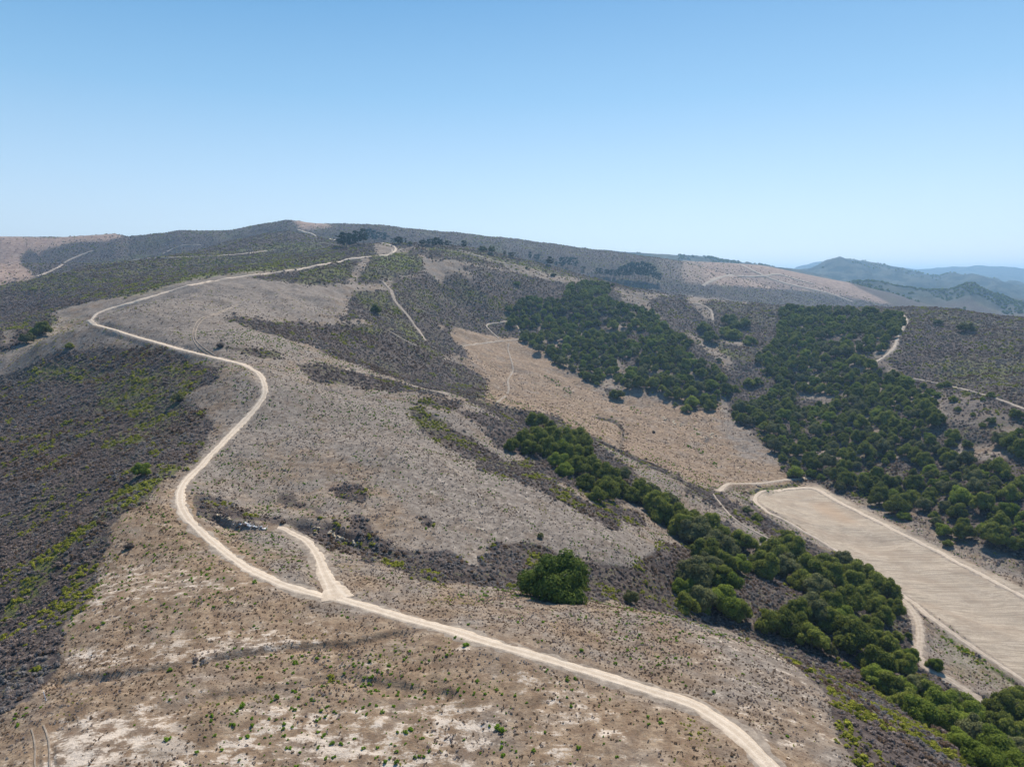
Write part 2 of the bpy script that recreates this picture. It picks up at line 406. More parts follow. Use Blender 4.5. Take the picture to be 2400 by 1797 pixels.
C1 = [('p', [(-400,2300),(-300,1850),(-60,1740)]), (4, [(60,1370),(200,1290),(320,1200),(280,1100),(330,970),(400,880),(440,800),(480,640),(540,560),(590,430),
      (620,340),(690,290),(800,200),(900,110),(1000,30)]), (1, [(1250,1656),(1330,1560),(1380,1420),(1290,1330),(1180,1220),(1300,1200),(1400,1130),(1420,1080),
      (1300,1060),(1240,1000),(1160,960),(1080,930),(900,930),(600,950),(350,960),(230,1010),(100,1080),(0,1110),(-200,1130),(-200,1040),(0,970),(120,900),(230,850),(340,790),(360,720),(300,700),
      (500,650),(700,600),(850,590),(1000,545),(1250,480),(1500,440),(1800,425),(2100,385),(2208,360),(2208,375),(1850,440),(1600,470),(1620,475),(1900,505),(2090,525)]),
      ('b', [(0,800),(200,800),(620,800),(700,880),(560,900),(240,900),(270,960),(190,1040),(230,1130),(150,1210),(0,1220)]), (2, [(0,700),(280,740),(440,740),(480,775),(300,770),(130,780),(0,745)]),
      (1, [(2050,740),(1800,760),(1530,722),(1450,740),(1700,820),(1850,865),(2100,940)]), (2, [(60,925),(300,1010),(500,1070),(800,1180),(1100,1250),(1300,1290),(1450,1340)]),
      (7, [(360,1090),(560,1160),(780,1230),(1000,1340),(1240,1450),(1500,1590)]), (6, [(130,150),(330,260),(560,390),(800,500)]), ('p', [(2100,1600),(2500,1850),(2900,2300)])]
paint(SC, 0, *C1)
paint(SC, 0, (2, [(895,775),(1000,790),(1080,805),(1290,855),(1400,862),(1440,870)]), (7, [(330,600),(500,690),(580,770),(690,830),(760,870),(860,900),(900,970),(1010,960),(1150,920),
   (1310,980),(1400,1050),(1590,1050),(1600,960),(1650,970),(1690,1080),(1760,1150),(1860,1210),(1900,1290),(1990,1310),(2000,1400),(2070,1490)]),
   (6, [(560,100),(720,120),(820,170),(1150,310),(1350,400),(1500,470),(1700,570),(1848,640),(2000,720),(2100,1500),(1848,1250),(1660,1290),(1300,1130),(1180,740),(1000,560),(800,490),(560,390)]),
   (7, [(1500,1580),(1240,1440),(1000,1330),(780,1220),(560,1150),(360,1080),(60,985)]), (2, [(1290,1280),(1180,1255),(1220,1180),(1180,1100),(1050,1030),(890,1000),(1010,960),(1120,1010),(1050,920),(960,830),(895,800)]))
paint(SC, 0, ('b', [(330,470),(500,460),(440,590),(380,660),(280,800),(180,800),(250,640),(310,560)]))
paint(SC, 0, ('b', [(640,740),(700,720),(900,700),(1150,660),(1200,600),(1160,540),(1160,480),(1060,400),(1200,440),(1280,480),(1600,500),(2000,560),(2208,600),(2208,650),(2000,600),(1640,560),
   (1560,560),(1680,620),(1880,690),(1880,730),(1740,720),(1660,660),(1520,680),(1400,700),(1490,800),(1360,790),(1330,730),(1250,660),(1200,670),(1100,710),(800,740),(770,820),(750,900),(770,960),(640,800)]))
paint(SC, 0, ('b', [(530,280),(640,270),(850,340),(980,345),(980,400),(850,400),(660,440),(520,440),(540,380)]))
paint(SC, 0.2, ('b', [(900,320),(1350,340),(1640,370),(2000,460),(2208,520),(2208,560),(1900,480),(1700,410),(1400,360),(980,350)]))
paint(SC, 0.2, ('c', [(0,250),(150,330),(300,350),(560,440),(880,490),(1100,520),(1100,560),(800,580),(600,550),(300,470),(100,430),(0,400)]))
paint(SC, 0.25, ('c', [(1320,640),(1500,620),(1700,680),(2208,710),(2208,740),(2000,750),(1880,800),(1900,870),(2000,970),(2208,1140),(2208,1160),(1950,1000),(1750,880),(1500,790),(1500,700)]))
paint(SC, 0.1, (3, [(0,580),(200,600),(430,625),(440,640),(190,620),(130,640),(190,700),(210,780),(230,830),(200,790),(160,740),(40,640)]))
paint(SC, 0.2, (3, [(0,800),(150,880),(200,900),(290,980),(340,1040),(280,1070),(230,1020),(100,900),(0,840)]))
paint(SC, 0.2, (3, [(230,880),(350,870),(490,910),(430,930),(230,890)]))
paint(SC, 0.45, (3, [(1200,980),(1350,860),(1460,720),(1480,760),(1400,880),(1420,950),(1300,1010),(1480,1090),(1400,1080),(1250,1030)]))
paint(SC, 0.5, (3, [(1650,1200),(1900,1240),(2208,1400),(2208,1500),(1900,1450),(1700,1420),(1400,1330)]))
paint(SC, 0.45, (6, [(1100,200),(1300,270),(1600,420),(1848,540),(1848,640),(1500,470),(1150,310),(900,200)]))
paint(SC, 0.3, (1, [(0,790),(120,830),(60,900),(0,920)]))
# woody patches standing in the cleared ground
for val, segs in [
 (1, [(1, [(210,1030),(350,960),(600,935),(900,925),(1130,935),(1170,990),(1400,1060),(1410,1110),(1300,1190),(1200,1210),(960,1100),(980,1040),(800,1010),(400,1030)])]),
 (1, [(1, [(1400,880),(1450,895),(1450,925),(1600,930),(1780,950),(1830,990),(1700,990),(1500,945),(1400,920)])]),
 (1, [(2, [(0,1030),(190,1040),(350,1080),(560,1125),(740,1175),(960,1240),(930,1250),(780,1220),(560,1200),(400,1170),(300,1160),(100,1150),(60,1120)])]),
 (1, [(2, [(780,1240),(1060,1280),(1070,1300),(1000,1340),(800,1290)])]),
 (1, [(2, [(1130,1280),(1480,1340),(1500,1440),(1340,1400),(1200,1320)])]),
 (1, [(2, [(1020,1320),(1200,1350),(1450,1440),(1470,1500),(1330,1590),(1250,1540),(1150,1450),(1300,1470),(1050,1370)])]),
 (1, [(2, [(720,1270),(800,1330),(1000,1440),(1260,1590),(1320,1656),(1150,1656),(960,1560),(800,1470),(730,1380)])]),
 (1, [(5, [(980,0),(1200,0),(1500,190),(1740,340),(1700,350),(1560,260),(1320,150),(1130,60)])]),
 (1, [(5, [(1230,0),(1500,150),(1700,280),(1848,370),(1848,280),(1770,260),(1540,150),(1380,60),(1290,0)])]),
 (1, [(5, [(1000,450),(1200,430),(1290,450),(1500,540),(1848,590),(1848,790),(1500,740),(1250,690),(1100,680),(960,680),(700,660),(480,540),(400,540),(250,480),(80,430),(150,380),(260,400),(330,400),
      (500,460),(640,490),(800,480),(880,560),(960,570),(1050,510)])]),
 (1, [('p', [(1490,1320),(1560,1270),(1620,1290),(1700,1400),(1660,1450),(1480,1420)])]),
 (1, [(6, [(0,810),(200,850),(420,900),(620,960),(760,1030),(960,1090),(1010,1140),(1150,1300),(1400,1480),(1600,1656),(1800,1900),(1200,1900),(1000,1656),(900,1480),(800,1330),(640,1140),(520,1030),(300,930),(0,850)])]),
 (1, [(6, [(0,560),(280,620),(360,780),(960,1060),(1250,1130),(1660,1290),(1848,1250),(2100,1400),(2100,1900),(1800,1900),(1600,1656),(1010,1140),(380,860),(0,820)])]),
 (1, [(7, [(350,1050),(560,1100),(800,1250),(1000,1400),(1270,1656),(900,1656),(700,1550),(420,1400),(240,1300)])]),
 (1, [(6, [(0,300),(240,330),(380,450),(370,520),(560,390),(700,500),(1180,730),(1240,900),(1200,990),(960,1060),(300,860),(0,560)])]),
 (1, [(6, [(130,150),(330,250),(560,380),(780,480),(740,500),(660,500),(520,420),(430,370),(280,290),(100,200),(0,150),(0,110)])]),
 (1, [(5, [(190,180),(230,120),(320,110),(370,180),(350,240),(210,220)])]),
 (.8, [('g', [(60,20),(400,100),(500,190),(700,240),(900,330),(1200,340),(1500,400),(1900,400),(2208,560),(2208,850),(1900,760),(1650,660),(1500,560),(1330,440),(1100,430),(900,400),(700,380),(350,400),(180,330),(60,180)])]),
 (.8, [('g', [(1150,0),(1440,60),(1560,190),(1760,310),(1700,320),(1480,230),(1300,190),(1160,130)])]),
 (1, [(5, [(250,290),(330,300),(420,400),(500,460),(430,460),(330,400),(260,340)])]),
 (1, [(5, [(620,280),(700,310),(720,370),(650,360)])]),
 (1, [(2, [(930,795),(1000,800),(990,825),(950,825)])]),
 (1, [(2, [(1240,790),(1370,765),(1405,830),(1410,855),(1290,848),(1250,815)])]),
 (.7, [(6, [(330,150),(560,120),(690,110),(540,165),(360,190)])]),
 (1, [(7, [(1500,1250),(1580,1210),(1560,1240),(1520,1265)])]),
]: paint(SC, val, *segs)
for segs, wpx in [([(7, [(0,985),(360,1085),(560,1150),(780,1225),(1000,1330),(1240,1440),(1500,1580),(1620,1640)])], 5),
                  ([(7, [(830,1100),(950,1130),(1000,1200),(980,1290)])], 4),
                  ([(6, [(330,265),(560,390),(780,490),(1000,600),(1200,745),(1350,870),(1600,1050),(1848,1230)])], 2.6),
                  ([(4, [(400,1185),(700,1155),(1000,1105),(1300,1055),(1600,1020),(1848,1000)])], 3.5), ([(5, [(280,975),(420,955),(520,935)])], 3), ([(4, [(1150,1290),(1500,1240),(1848,1190)])], 3)]:
    paint_line(SC, 0.85, segs, wpx)
# yellow-green growth
for val, segs in [
 (.55, [(1, [(-200,560),(0,520),(450,430),(800,340),(1100,330),(2100,230),(2208,330),(1500,430),(1250,480),(800,600),(400,690),(0,700),(-200,700)])]),
 (.15, [(1, [(0,560),(200,560),(500,620),(700,600),(300,680),(0,730)])]),
 (.75, [(1, [(850,590),(1250,460),(1800,370),(2208,330),(2208,360),(1800,430),(1250,490),(850,610)])]),
 (.65, [(2, [(0,430),(350,355),(380,360),(300,470),(160,520),(0,510)])]),
 (.7, [(2, [(480,340),(650,290),(800,340),(820,430),(560,470),(400,490)])]),
 (.6, [(1, [(200,1040),(700,1070),(1170,1060),(1330,1100),(1250,1300),(1000,1500),(800,1600),(500,1600),(900,1400),(640,1300),(600,1150),(100,1100)])]),
 (.82, [(4, [(700,150),(1000,0),(860,130),(680,260),(560,310),(420,430),(330,520),(250,640),(200,780),(0,900),(0,800),(180,560),(400,400),(560,240)])]),
 (.6, [(4, [(0,300),(450,60),(300,260),(100,350),(0,360)])]),
 (.6, [(4, [(0,1000),(120,1120),(100,1300),(0,1400)])]),
 (.65, [(2, [(350,560),(560,560),(800,880),(700,840),(500,700),(380,640)])]),
 (.6, [(2, [(200,740),(560,800),(500,870),(330,800)])]),
 (.52, [(2, [(720,1270),(800,1330),(1000,1440),(1260,1590),(1150,1600),(960,1530),(800,1450),(730,1380)])]),
 (.5, [(5, [(980,0),(1200,0),(1500,190),(1700,330),(1320,150),(1130,60)])]),
 (.5, [(5, [(250,400),(500,480),(900,620),(1150,600),(1200,680),(700,660),(480,560)])]),
 (.5, [(3, [(1500,1060),(2208,800),(2208,1200),(1700,1150)])]),
 (.6, [(3, [(150,880),(350,960),(600,1120),(640,1160),(500,1080),(300,990)])]),
 (.6, [(1, [(340,720),(560,690),(560,780),(400,850),(200,950),(0,1000),(0,960),(230,860)])]),
 (.6, [(2, [(900,290),(1300,320),(1800,470),(2000,480),(2000,500),(1700,470),(1000,320)])]),
 (.6, [(2, [(1000,450),(1400,650),(1400,740),(1250,700),(1080,600)])]),
 (.7, [(6, [(1400,900),(1600,1010),(1848,1200),(1848,1280),(1450,1150),(1380,950)])]),
 (.6, [(7, [(480,830),(600,900),(720,1000),(820,1090),(780,1090),(640,960)])]),
 (.8, [(6, [(330,150),(560,120),(690,110),(540,165),(360,190)])]),
]: paint(GR, val, *segs)
# pale bare soil, warm straw soil, pinkish far grass, tilled field
paint(WA, .7, ('p', [(-400,2300),(-300,1850),(100,1600),(280,1200),(430,1130),(700,1400),(1500,1640),(1950,1797),(2500,2300)]))
paint(WA, .5, ('p', [(700,1330),(1500,1420),(2000,1700),(1950,1797),(1500,1620),(900,1440)]))
paint(WA, .12, ('p', [(620,880),(1000,950),(1450,1240),(1550,1310),(1300,1320),(1000,1260),(700,1190),(480,1100),(560,950)]))
paint(WA, .45, ('p', [(750,1040),(900,1150),(1000,1250),(850,1250),(620,1180),(560,1080)]))
paint(WA, .05, (1, [(1250,480),(2208,480),(2100,700),(1450,740),(2000,950),(1500,1000),(1100,900),(600,770),(700,670)]))
VAL = [(2, [(895,775),(1080,805),(1440,870)]), (7, [(500,690),(760,870),(900,970),(1310,980),(1600,960),(1760,1150),(2070,1490)]), (6, [(720,120),(400,180),(0,110)]), (7, [(1000,1330),(560,1150),(60,985)]), (2, [(1220,1180),(1050,1030),(1050,920)])]
paint(WA, .72, *VAL); paint(SA, .32, *VAL)
paint(WA, .3, (7, [(1600,960),(1690,1080),(1860,1210),(1990,1400),(1750,1350),(1640,1180)]))
for val, segs in [
 (.30, [('p', [(-400,2300),(-300,1850),(100,1600),(280,1200),(430,1130),(700,1400),(1500,1640),(1950,1797),(2500,2300)])]),
 (.62, [(4, [(480,580),(900,540),(1300,620),(1200,760),(400,880)])]),
 (.75, [(4, [(350,1000),(900,980),(1400,900),(1848,940),(1848,1000),(1000,1100),(300,1150)])]),
 (.82, [(4, [(300,1400),(650,1320),(1000,1380),(1100,1500),(1000,1700),(200,1700)])]),
 (.78, [(4, [(1350,1330),(1650,1320),(1848,1400),(1848,1656),(1100,1656),(1200,1480)])]),
 (.75, [(5, [(0,1380),(450,1300),(1000,1330),(1120,1500),(700,1700),(0,1700)])]),
 (.55, [(5, [(1100,1100),(1500,1200),(1848,1500),(1848,1700),(1200,1700)])]),
 (.95, [(5, [(745,985),(900,960),(965,1000),(900,1040),(760,1010)])]),
 (.7, [('g', [(200,60),(450,110),(500,170),(400,220),(240,130)])]),
 (.35, [(5, [(400,0),(950,0),(1500,300),(1800,400),(1000,450),(700,200)])]),
 (.6, [(5, [(860,500),(1040,500),(960,570),(880,560)])]),
 (.95, [(5, [(1690,320),(1740,320),(1730,360),(1700,360)])]),
]: paint(SA, val, *segs)
paint(SA, .45, (6, [(0,860),(300,940),(640,1140),(900,1480),(1000,1656),(480,1656),(350,1500),(0,1290)]))
FLD = (6, [(365,195),(480,155),(740,135),(1000,270),(1450,500),(1848,690),(2100,830),(2100,1400),(1848,1180),(1500,930),(1180,700),(850,490),(600,335)])
EXACT = True
paint(FI, 1, FLD); EXACT = False; paint(SC, 0, FLD); paint(SA, .62, FLD); paint(WA, .5, FLD); paint(GR, .1, FLD)
paint_line(SC, .9, [(6, [(345,212),(430,292),(580,385),(870,562),(1150,757),(1470,992),(1848,1240)])], 3.2); paint_line(SC, .7, [(6, [(330,190),(450,165),(600,120),(700,110)])], 3)
paint(WA, 1., (6, [(640,210),(800,230),(1000,340),(860,340),(740,280)]))
paint(PK, 1, (3, [(0,330),(500,370),(1050,490),(1400,660),(0,600)]), y=(1900, 3400))
paint(PK, .55, (7, [(1200,70),(1500,80),(1560,250),(1350,240),(1250,200)]), y=(1900, 3400)); paint(SC, .6, (7, [(1200,70),(1500,80),(1560,250),(1350,240),(1250,200)]), y=(1900, 3400))
paint(PK, .35, (3, [(0,560),(130,530),(500,550),(900,590),(1150,650),(0,600)]), y=(1900, 3400))
paint(SC, .1, (7, [(1050,215),(1140,210),(1300,235),(1240,245)]), y=(1500, 3400))
paint(SC, 0.3, (3, [(0,330),(500,370),(1050,490),(1400,660),(900,575),(500,540),(130,520),(0,500)]), y=(1900, 3400))
paint(PK, 1, ('a', [(-300,150),(0,190),(700,200),(1450,150),(1620,180),(1400,260),(900,270),(700,350),(540,380),(480,560),(380,620),(500,700),(300,780),(0,840),(-300,900)]), y=(1500, 4000))
paint(SC, 0.15, ('a', [(-300,150),(0,190),(700,200),(1450,150),(1620,180),(1400,260),(900,270),(700,350),(540,380),(480,560),(380,620),(500,700),(300,780),(0,840),(-300,900)]), y=(1500, 4000))
paint(SC, 1, ('a', [(270,440),(400,350),(480,430),(460,560),(540,640),(400,620),(270,560)]), y=(1500, 4000))
for ch_, v_ in ((SC, .1), (PK, 1.)): paint(ch_, v_, ('p', [(680,514),(720,518),(800,530),(735,539),(705,540),(690,525)]), y=(1500, 4000))
def blur(a, n):
    for _ in range(n):
        a = (np.roll(a, 1, 1) + 2 * a + np.roll(a, -1, 1)) / 4
        b = a.copy(); b[1:-1] = (a[:-2] + 2 * a[1:-1] + a[2:]) / 4; a = b
    return a
for v_, c_ in ((3100, 1.),): SC[GY > v_] = 1.; GR[GY > v_] = .4
WD = (fbm(GX, GY, 24, 301, 3) > .02) & (GY > 420) & (GY < 1300)
TMP = np.zeros((NR, NA))
paint(TMP, 1, (7, [(330,500),(620,500),(1100,500),(1300,640),(1500,800),(1600,960),(1400,1020),(1150,920),(940,960),(760,860),(580,760),(360,620)]))
paint(TMP, 1, (3, [(700,760),(1300,800),(1350,1060),(1650,1260),(1800,1480),(2208,1440),(2208,1656),(640,1656),(560,1400),(700,1200)]))
SC[WD & (TMP > .5)] = .15
paint_line(SC, 1, [(5, [(1000,20),(1250,95),(1500,225),(1720,340)])], 15); paint_line(SC, 1, [(5, [(1260,10),(1500,120),(1700,250),(1848,330)])], 13)
SC = blur(SC, 3); SCB = blur(SC, 14); GR = blur(GR, 7); SA = blur(SA, 40); WA = blur(WA, 30); PK = blur(PK, 9); FI = blur(FI, 1)
def look(ch, x, y):
    r = np.hypot(x, y); a = np.degrees(np.arctan2(x, y))
    i = np.clip(np.round(np.interp(r, RR, np.arange(NR))).astype(int), 0, NR - 1)
    j = np.clip(np.round(np.interp(a, az_f, np.arange(len(az_f)))).astype(int), 0, NA - 1)
    return ch[i, j]
# small unevenness of the soil itself, off the roads
roadmask = np.zeros((NR, NA))
for k, q in ROADL.items():
    near = q[np.hypot(q[:, 0], q[:, 1]) < 1500][::2]
    if len(near) < 3: continue
    m = near_sel(near, 6)
    roadmask[m] = np.maximum(roadmask[m], np.clip(1.6 - (seg_dist(GX[m], GY[m], near) / (ROADW[k] + .5)), 0, 1))
for pts, w_, tone in TRACKS:
    q = world_line(pts)[::2]
    m = near_sel(q, 6)
    if m.any(): roadmask[m] = np.maximum(roadmask[m], np.clip(1.6 - (seg_dist(GX[m], GY[m], q) / (w_ / 2 + .5)), 0, 1))
nearr = np.clip(1 - (np.hypot(GX, GY) - 250) / 500, 0, 1) * (1 - np.clip(roadmask * 1.5, 0, 1)) * (1 - FI)
GZ += nearr * (fbm(GX, GY, 2.6, 91, 3) * 0.32 + fbm(GX, GY, 9, 97, 2) * 0.5)
roadmask_keep = roadmask
# ------------------------------------------------------------------ materials
def mat(name):
    m = bpy.data.materials.new(name); m.use_nodes = True
    nt = m.node_tree; b = nt.nodes['Principled BSDF']
    b.inputs['Roughness'].default_value = 0.95; b.inputs['Specular IOR Level'].default_value = 0.08
    return m, nt, b
class NB:
    def __init__(s, nt): s.nt = nt
    def n(s, t, **k):
        o = s.nt.nodes.new(t)
        for a, b in k.items(): setattr(o, a, b)
        return o
    def l(s, a, b): s.nt.links.new(a, b)
    def noise(s, vec, scale, detail=4, rough=.55, dist=0.):
        o = s.n('ShaderNodeTexNoise'); o.inputs['Scale'].default_value = scale; o.inputs['Detail'].default_value = detail
        o.inputs['Roughness'].default_value = rough; o.inputs['Distortion'].default_value = dist; s.l(vec, o.inputs['Vector']); return o.outputs['Fac']
    def math(s, op, a, b=None, c=None, clamp=False):
        o = s.n('ShaderNodeMath', operation=op); o.use_clamp = clamp
        for i, x in enumerate((a, b, c)):
            if x is None: continue
            if isinstance(x, (int, float)): o.inputs[i].default_value = x
            else: s.l(x, o.inputs[i])
        return o.outputs[0]
    def ramp(s, x, lo, hi):
        o = s.n('ShaderNodeMapRange', interpolation_type='SMOOTHSTEP'); s.l(x, o.inputs['Value'])
        o.inputs['From Min'].default_value = lo; o.inputs['From Max'].default_value = hi; return o.outputs[0]
    def mix(s, f, a, b):
        o = s.n('ShaderNodeMix', data_type='RGBA')
        if isinstance(f, (int, float)): o.inputs[0].default_value = f
        else: s.l(f, o.inputs[0])
        for i, x in ((6, a), (7, b)):
            if isinstance(x, tuple): o.inputs[i].default_value = (*x, 1)
            else: s.l(x, o.inputs[i])
        return o.outputs[2]
    def attr(s, name, typ='GEOMETRY'):
        o = s.n('ShaderNodeAttribute', attribute_name=name, attribute_type=typ); return o
    def mapping(s, vec, scale=(1,1,1), rot=(0,0,0)):
        o = s.n('ShaderNodeMapping'); s.l(vec, o.inputs[0]); o.inputs['Scale'].default_value = scale; o.inputs['Rotation'].default_value = rot; return o.outputs[0]

gm, nt, pb = mat('dry_hillside')
k = NB(nt)
pos = k.n('ShaderNodeTexCoord').outputs['Object']
c1 = k.attr('cover'); c2 = k.attr('soil')
s1 = k.n('ShaderNodeSeparateColor'); k.l(c1.outputs['Color'], s1.inputs[0])
s2 = k.n('ShaderNodeSeparateColor'); k.l(c2.outputs['Color'], s2.inputs[0])
scrub, green, sand = s1.outputs[0], s1.outputs[1], s1.outputs[2]
warm, pink, field = s2.outputs[0], s2.outputs[1], s2.outputs[2]
nA = k.noise(pos, .012, 5, .6); nB = k.noise(pos, .07, 5, .62); nC = k.noise(pos, .33, 5, .65); nD = k.noise(pos, 1.6, 4, .7); nE = k.noise(pos, 5.5, 3, .7)
flat = k.mapping(pos, (.13, .50, 1.), (0, 0, R(24))); nS = k.noise(flat, .9, 5, .65, .4)
# soil
grey = k.mix(k.ramp(nC, .35, .65), (.165, .136, .112), (.285, .240, .198))
strw = k.mix(k.ramp(nC, .35, .65), (.200, .130, .080), (.350, .250, .160))
w_ = k.math('ADD', warm, k.math('MULTIPLY', k.math('SUBTRACT', nB, .5), 1.6)); soil = k.mix(k.ramp(w_, .15, .85), grey, strw)
soil = k.mix(k.math('MULTIPLY', k.ramp(nD, .50, .66), .55), soil, (.095, .066, .048))
soil = k.mix(k.math('MULTIPLY', k.ramp(nE, .55, .75), .45), soil, (.46, .40, .33))
rust = k.math('MULTIPLY', k.ramp(k.noise(pos, .16, 4, .7), .58, .70), k.ramp(nD, .42, .6)); soil = k.mix(k.math('MULTIPLY', rust, .55), soil, (.15, .075, .042))
sv = k.math('ADD', k.math('MULTIPLY', sand, .80), k.math('ADD', k.math('MULTIPLY', k.math('SUBTRACT', nS, .5), 1.7), k.math('MULTIPLY', k.math('SUBTRACT', nD, .5), 1.1)))
sv = k.math('ADD', sv, k.math('MULTIPLY', k.math('SUBTRACT', nC, .5), 1.7))
soil = k.mix(k.math('MULTIPLY', k.ramp(sv, .50, .84), .9), soil, (.60, .50, .40))
st2 = k.mapping(pos, (.35, 1.5, 1.), (0, 0, R(31))); nT = k.noise(st2, 1.3, 4, .7, .5)
soil = k.mix(k.math('MULTIPLY', k.ramp(nT, .50, .68), .45), soil, (.105, .070, .045))
soil = k.mix(k.math('MULTIPLY', k.ramp(nB, .52, .68), .35), soil, (.14, .100, .070))
sx = k.n('ShaderNodeSeparateXYZ'); k.l(pos, sx.inputs[0])
cont = k.math('SINE', k.math('ADD', k.math('MULTIPLY', sx.outputs[2], 5.2), k.math('MULTIPLY', nB, 14.)))
soil = k.mix(k.math('MULTIPLY', k.math('MULTIPLY', k.ramp(cont, .1, .95), k.ramp(nB, .35, .6)), .34), soil, (.095, .070, .050))
# tilled field: pale soil with faint cultivation rows
rowv = k.mapping(pos, (.012, .95, 1), (0, 0, R(-8))); nR = k.noise(rowv, 1.0, 3, .6, 0.)
fcol = k.mix(k.ramp(nR, .36, .64), (.31, .25, .185), (.47, .38, .285))
fcol = k.mix(k.math('MULTIPLY', k.ramp(nD, .46, .66), .5), fcol, (.20, .17, .13))
fcol = k.mix(k.math('MULTIPLY', k.ramp(nC, .55, .7), .4), fcol, (.52, .42, .32))
fcol = k.mix(k.math('MULTIPLY', k.ramp(k.noise(pos, .045, 5, .65), .46, .62), .45), fcol, (.26, .195, .14))
fcol = k.mix(k.math('MULTIPLY', k.ramp(warm, .6, 1.), .5), fcol, (.36, .24, .15))
soil = k.mix(field, soil, fcol)
# far dry grass
pcol = k.mix(k.ramp(nB, .35, .65), (.235, .150, .108), (.37, .265, .200))
soil = k.mix(k.math('MULTIPLY', pink, .9), soil, pcol)
# chaparral floor and canopy tone
wd = k.mix(k.ramp(nC, .35, .65), (.055, .042, .037), (.140, .110, .096))
wd = k.mix(k.math('MULTIPLY', k.ramp(nE, .52, .72), .5), wd, (.17, .145, .135))
wd = k.mix(k.math('MULTIPLY', k.ramp(k.noise(pos, .03, 4, .6), .45, .62), .4), wd, (.075, .052, .040))
wood_ = k.mix(k.ramp(k.noise(pos, .008, 6, .65), .40, .60), (.012, .024, .020), (.070, .074, .055)); wd = k.mix(c1.outputs['Alpha'], wd, wood_)
gv = k.math('ADD', green, k.math('ADD', k.math('MULTIPLY', k.math('SUBTRACT', nC, .5), 1.8), k.math('MULTIPLY', k.math('SUBTRACT', nA, .5), 1.2)))
gcol = k.mix(k.ramp(nD, .35, .65), (.075, .085, .026), (.200, .210, .045))
wd = k.mix(k.math('MULTIPLY', k.math('MULTIPLY', k.ramp(gv, .40, .85), .8), k.math('SUBTRACT', 1., c1.outputs['Alpha'])), wd, gcol)
mk = k.math('ADD', scrub, k.math('ADD', k.math('MULTIPLY', k.math('SUBTRACT', nC, .5), 1.5), k.math('MULTIPLY', k.math('SUBTRACT', nD, .5), 1.1)))
gs = k.math('MULTIPLY', k.ramp(k.math('ADD', green, k.math('MULTIPLY', k.math('SUBTRACT', nD, .5), 2.2)), .62, 1.1), .75)
soil = k.mix(gs, soil, (.115, .130, .035))
col = k.mix(k.ramp(mk, .38, .62), soil, wd)
k.l(col, pb.inputs['Base Color'])
bp = k.n('ShaderNodeBump'); bp.inputs['Strength'].default_value = .9; bp.inputs['Distance'].default_value = 1.0
hh = k.math('ADD', k.math('MULTIPLY', nD, .35), k.math('ADD', k.math('MULTIPLY', nE, .10), k.math('MULTIPLY', k.math('MULTIPLY', nC, scrub), 1.6)))
k.l(hh, bp.inputs['Height']); k.l(bp.outputs[0], pb.inputs['Normal'])

def link(o): scene.collection.objects.link(o); return o
def mesh_from(name, co, faces, m=None, smooth=False):
    me = bpy.data.meshes.new(name)
    me.from_pydata([tuple(map(float, c)) for c in co], [], faces); me.update()
    if m: me.materials.append(m)
    if smooth: me.polygons.foreach_set('use_smooth', [True] * len(me.polygons))
    return me
def quads_mesh(name, co, q):
    me = bpy.data.meshes.new(name)
    me.vertices.add(len(co)); me.vertices.foreach_set('co', np.asarray(co, np.float32).ravel())
    me.loops.add(q.size); me.loops.foreach_set('vertex_index', q.astype(np.int32).ravel())
    me.polygons.add(len(q)); me.polygons.foreach_set('loop_start', np.arange(0, q.size, q.shape[1], dtype=np.int32))
    me.polygons.foreach_set('loop_total', np.full(len(q), q.shape[1], np.int32))
    me.update(calc_edges=True)
    return me
idx = np.arange(NR * NA).reshape(NR, NA); a = idx[:-1]; b = idx[1:]
q = np.stack([a, b, np.roll(b, -1, 1), np.roll(a, -1, 1)], -1).reshape(-1, 4)
me = quads_mesh('ground', np.stack([GX, GY, GZ], -1).reshape(-1, 3), q)
# close the middle under the camera
me.polygons.foreach_set('use_smooth', np.ones(len(me.polygons), bool))
for nm, chs in (('cover', (SC, GR, SA)), ('soil', (WA, PK, FI))):
    at = me.attributes.new(nm, 'FLOAT_COLOR', 'POINT')
    buf = np.ones((NR * NA, 4), np.float32)
    for i, c in enumerate(chs): buf[:, i] = c.ravel()
    if nm == 'cover': buf[:, 3] = np.clip((GY.ravel() - 3050) / 150, 0, 1)
    at.data.foreach_set('color', buf.ravel())
me.materials.append(gm)
go = link(bpy.data.objects.new('ground', me)); go['kind'] = 'structure'; go['label'] = 'dry rolling hillside of cleared soil and chaparral'

# ------------------------------------------------------------------ roads and tracks: ribbons laid on the ground
rm, nt, pb = mat('pale_dirt'); k = NB(nt)
pos = k.n('ShaderNodeTexCoord').outputs['Object']; ac = k.attr('across').outputs['Fac']; tn = k.attr('tone').outputs['Fac']
n1 = k.noise(pos, .5, 5, .65); n2 = k.noise(pos, 3., 4, .7); n3 = k.noise(pos, .06, 4, .6)
c = k.mix(k.ramp(n1, .3, .7), (.47, .37, .27), (.61, .495, .375))
c = k.mix(k.math('MULTIPLY', k.ramp(n2, .5, .72), .4), c, (.38, .30, .23))
rut = k.math('SUBTRACT', 1., k.math('MULTIPLY', k.math('ABSOLUTE', k.math('SUBTRACT', k.math('ABSOLUTE', ac), .42)), 5.5), clamp=True)
c = k.mix(k.math('MULTIPLY', rut, .45), c, (.72, .62, .50))
mid = k.math('SUBTRACT', 1., k.math('MULTIPLY', k.math('ABSOLUTE', ac), 5.5), clamp=True)
c = k.mix(k.math('MULTIPLY', mid, k.math('MULTIPLY', k.ramp(n1, .3, .6), .45)), c, (.40, .32, .24))
c = k.mix(tn, c, k.mix(k.ramp(n1, .3, .7), (.20, .16, .125), (.36, .295, .23)))
k.l(c, pb.inputs['Base Color'])
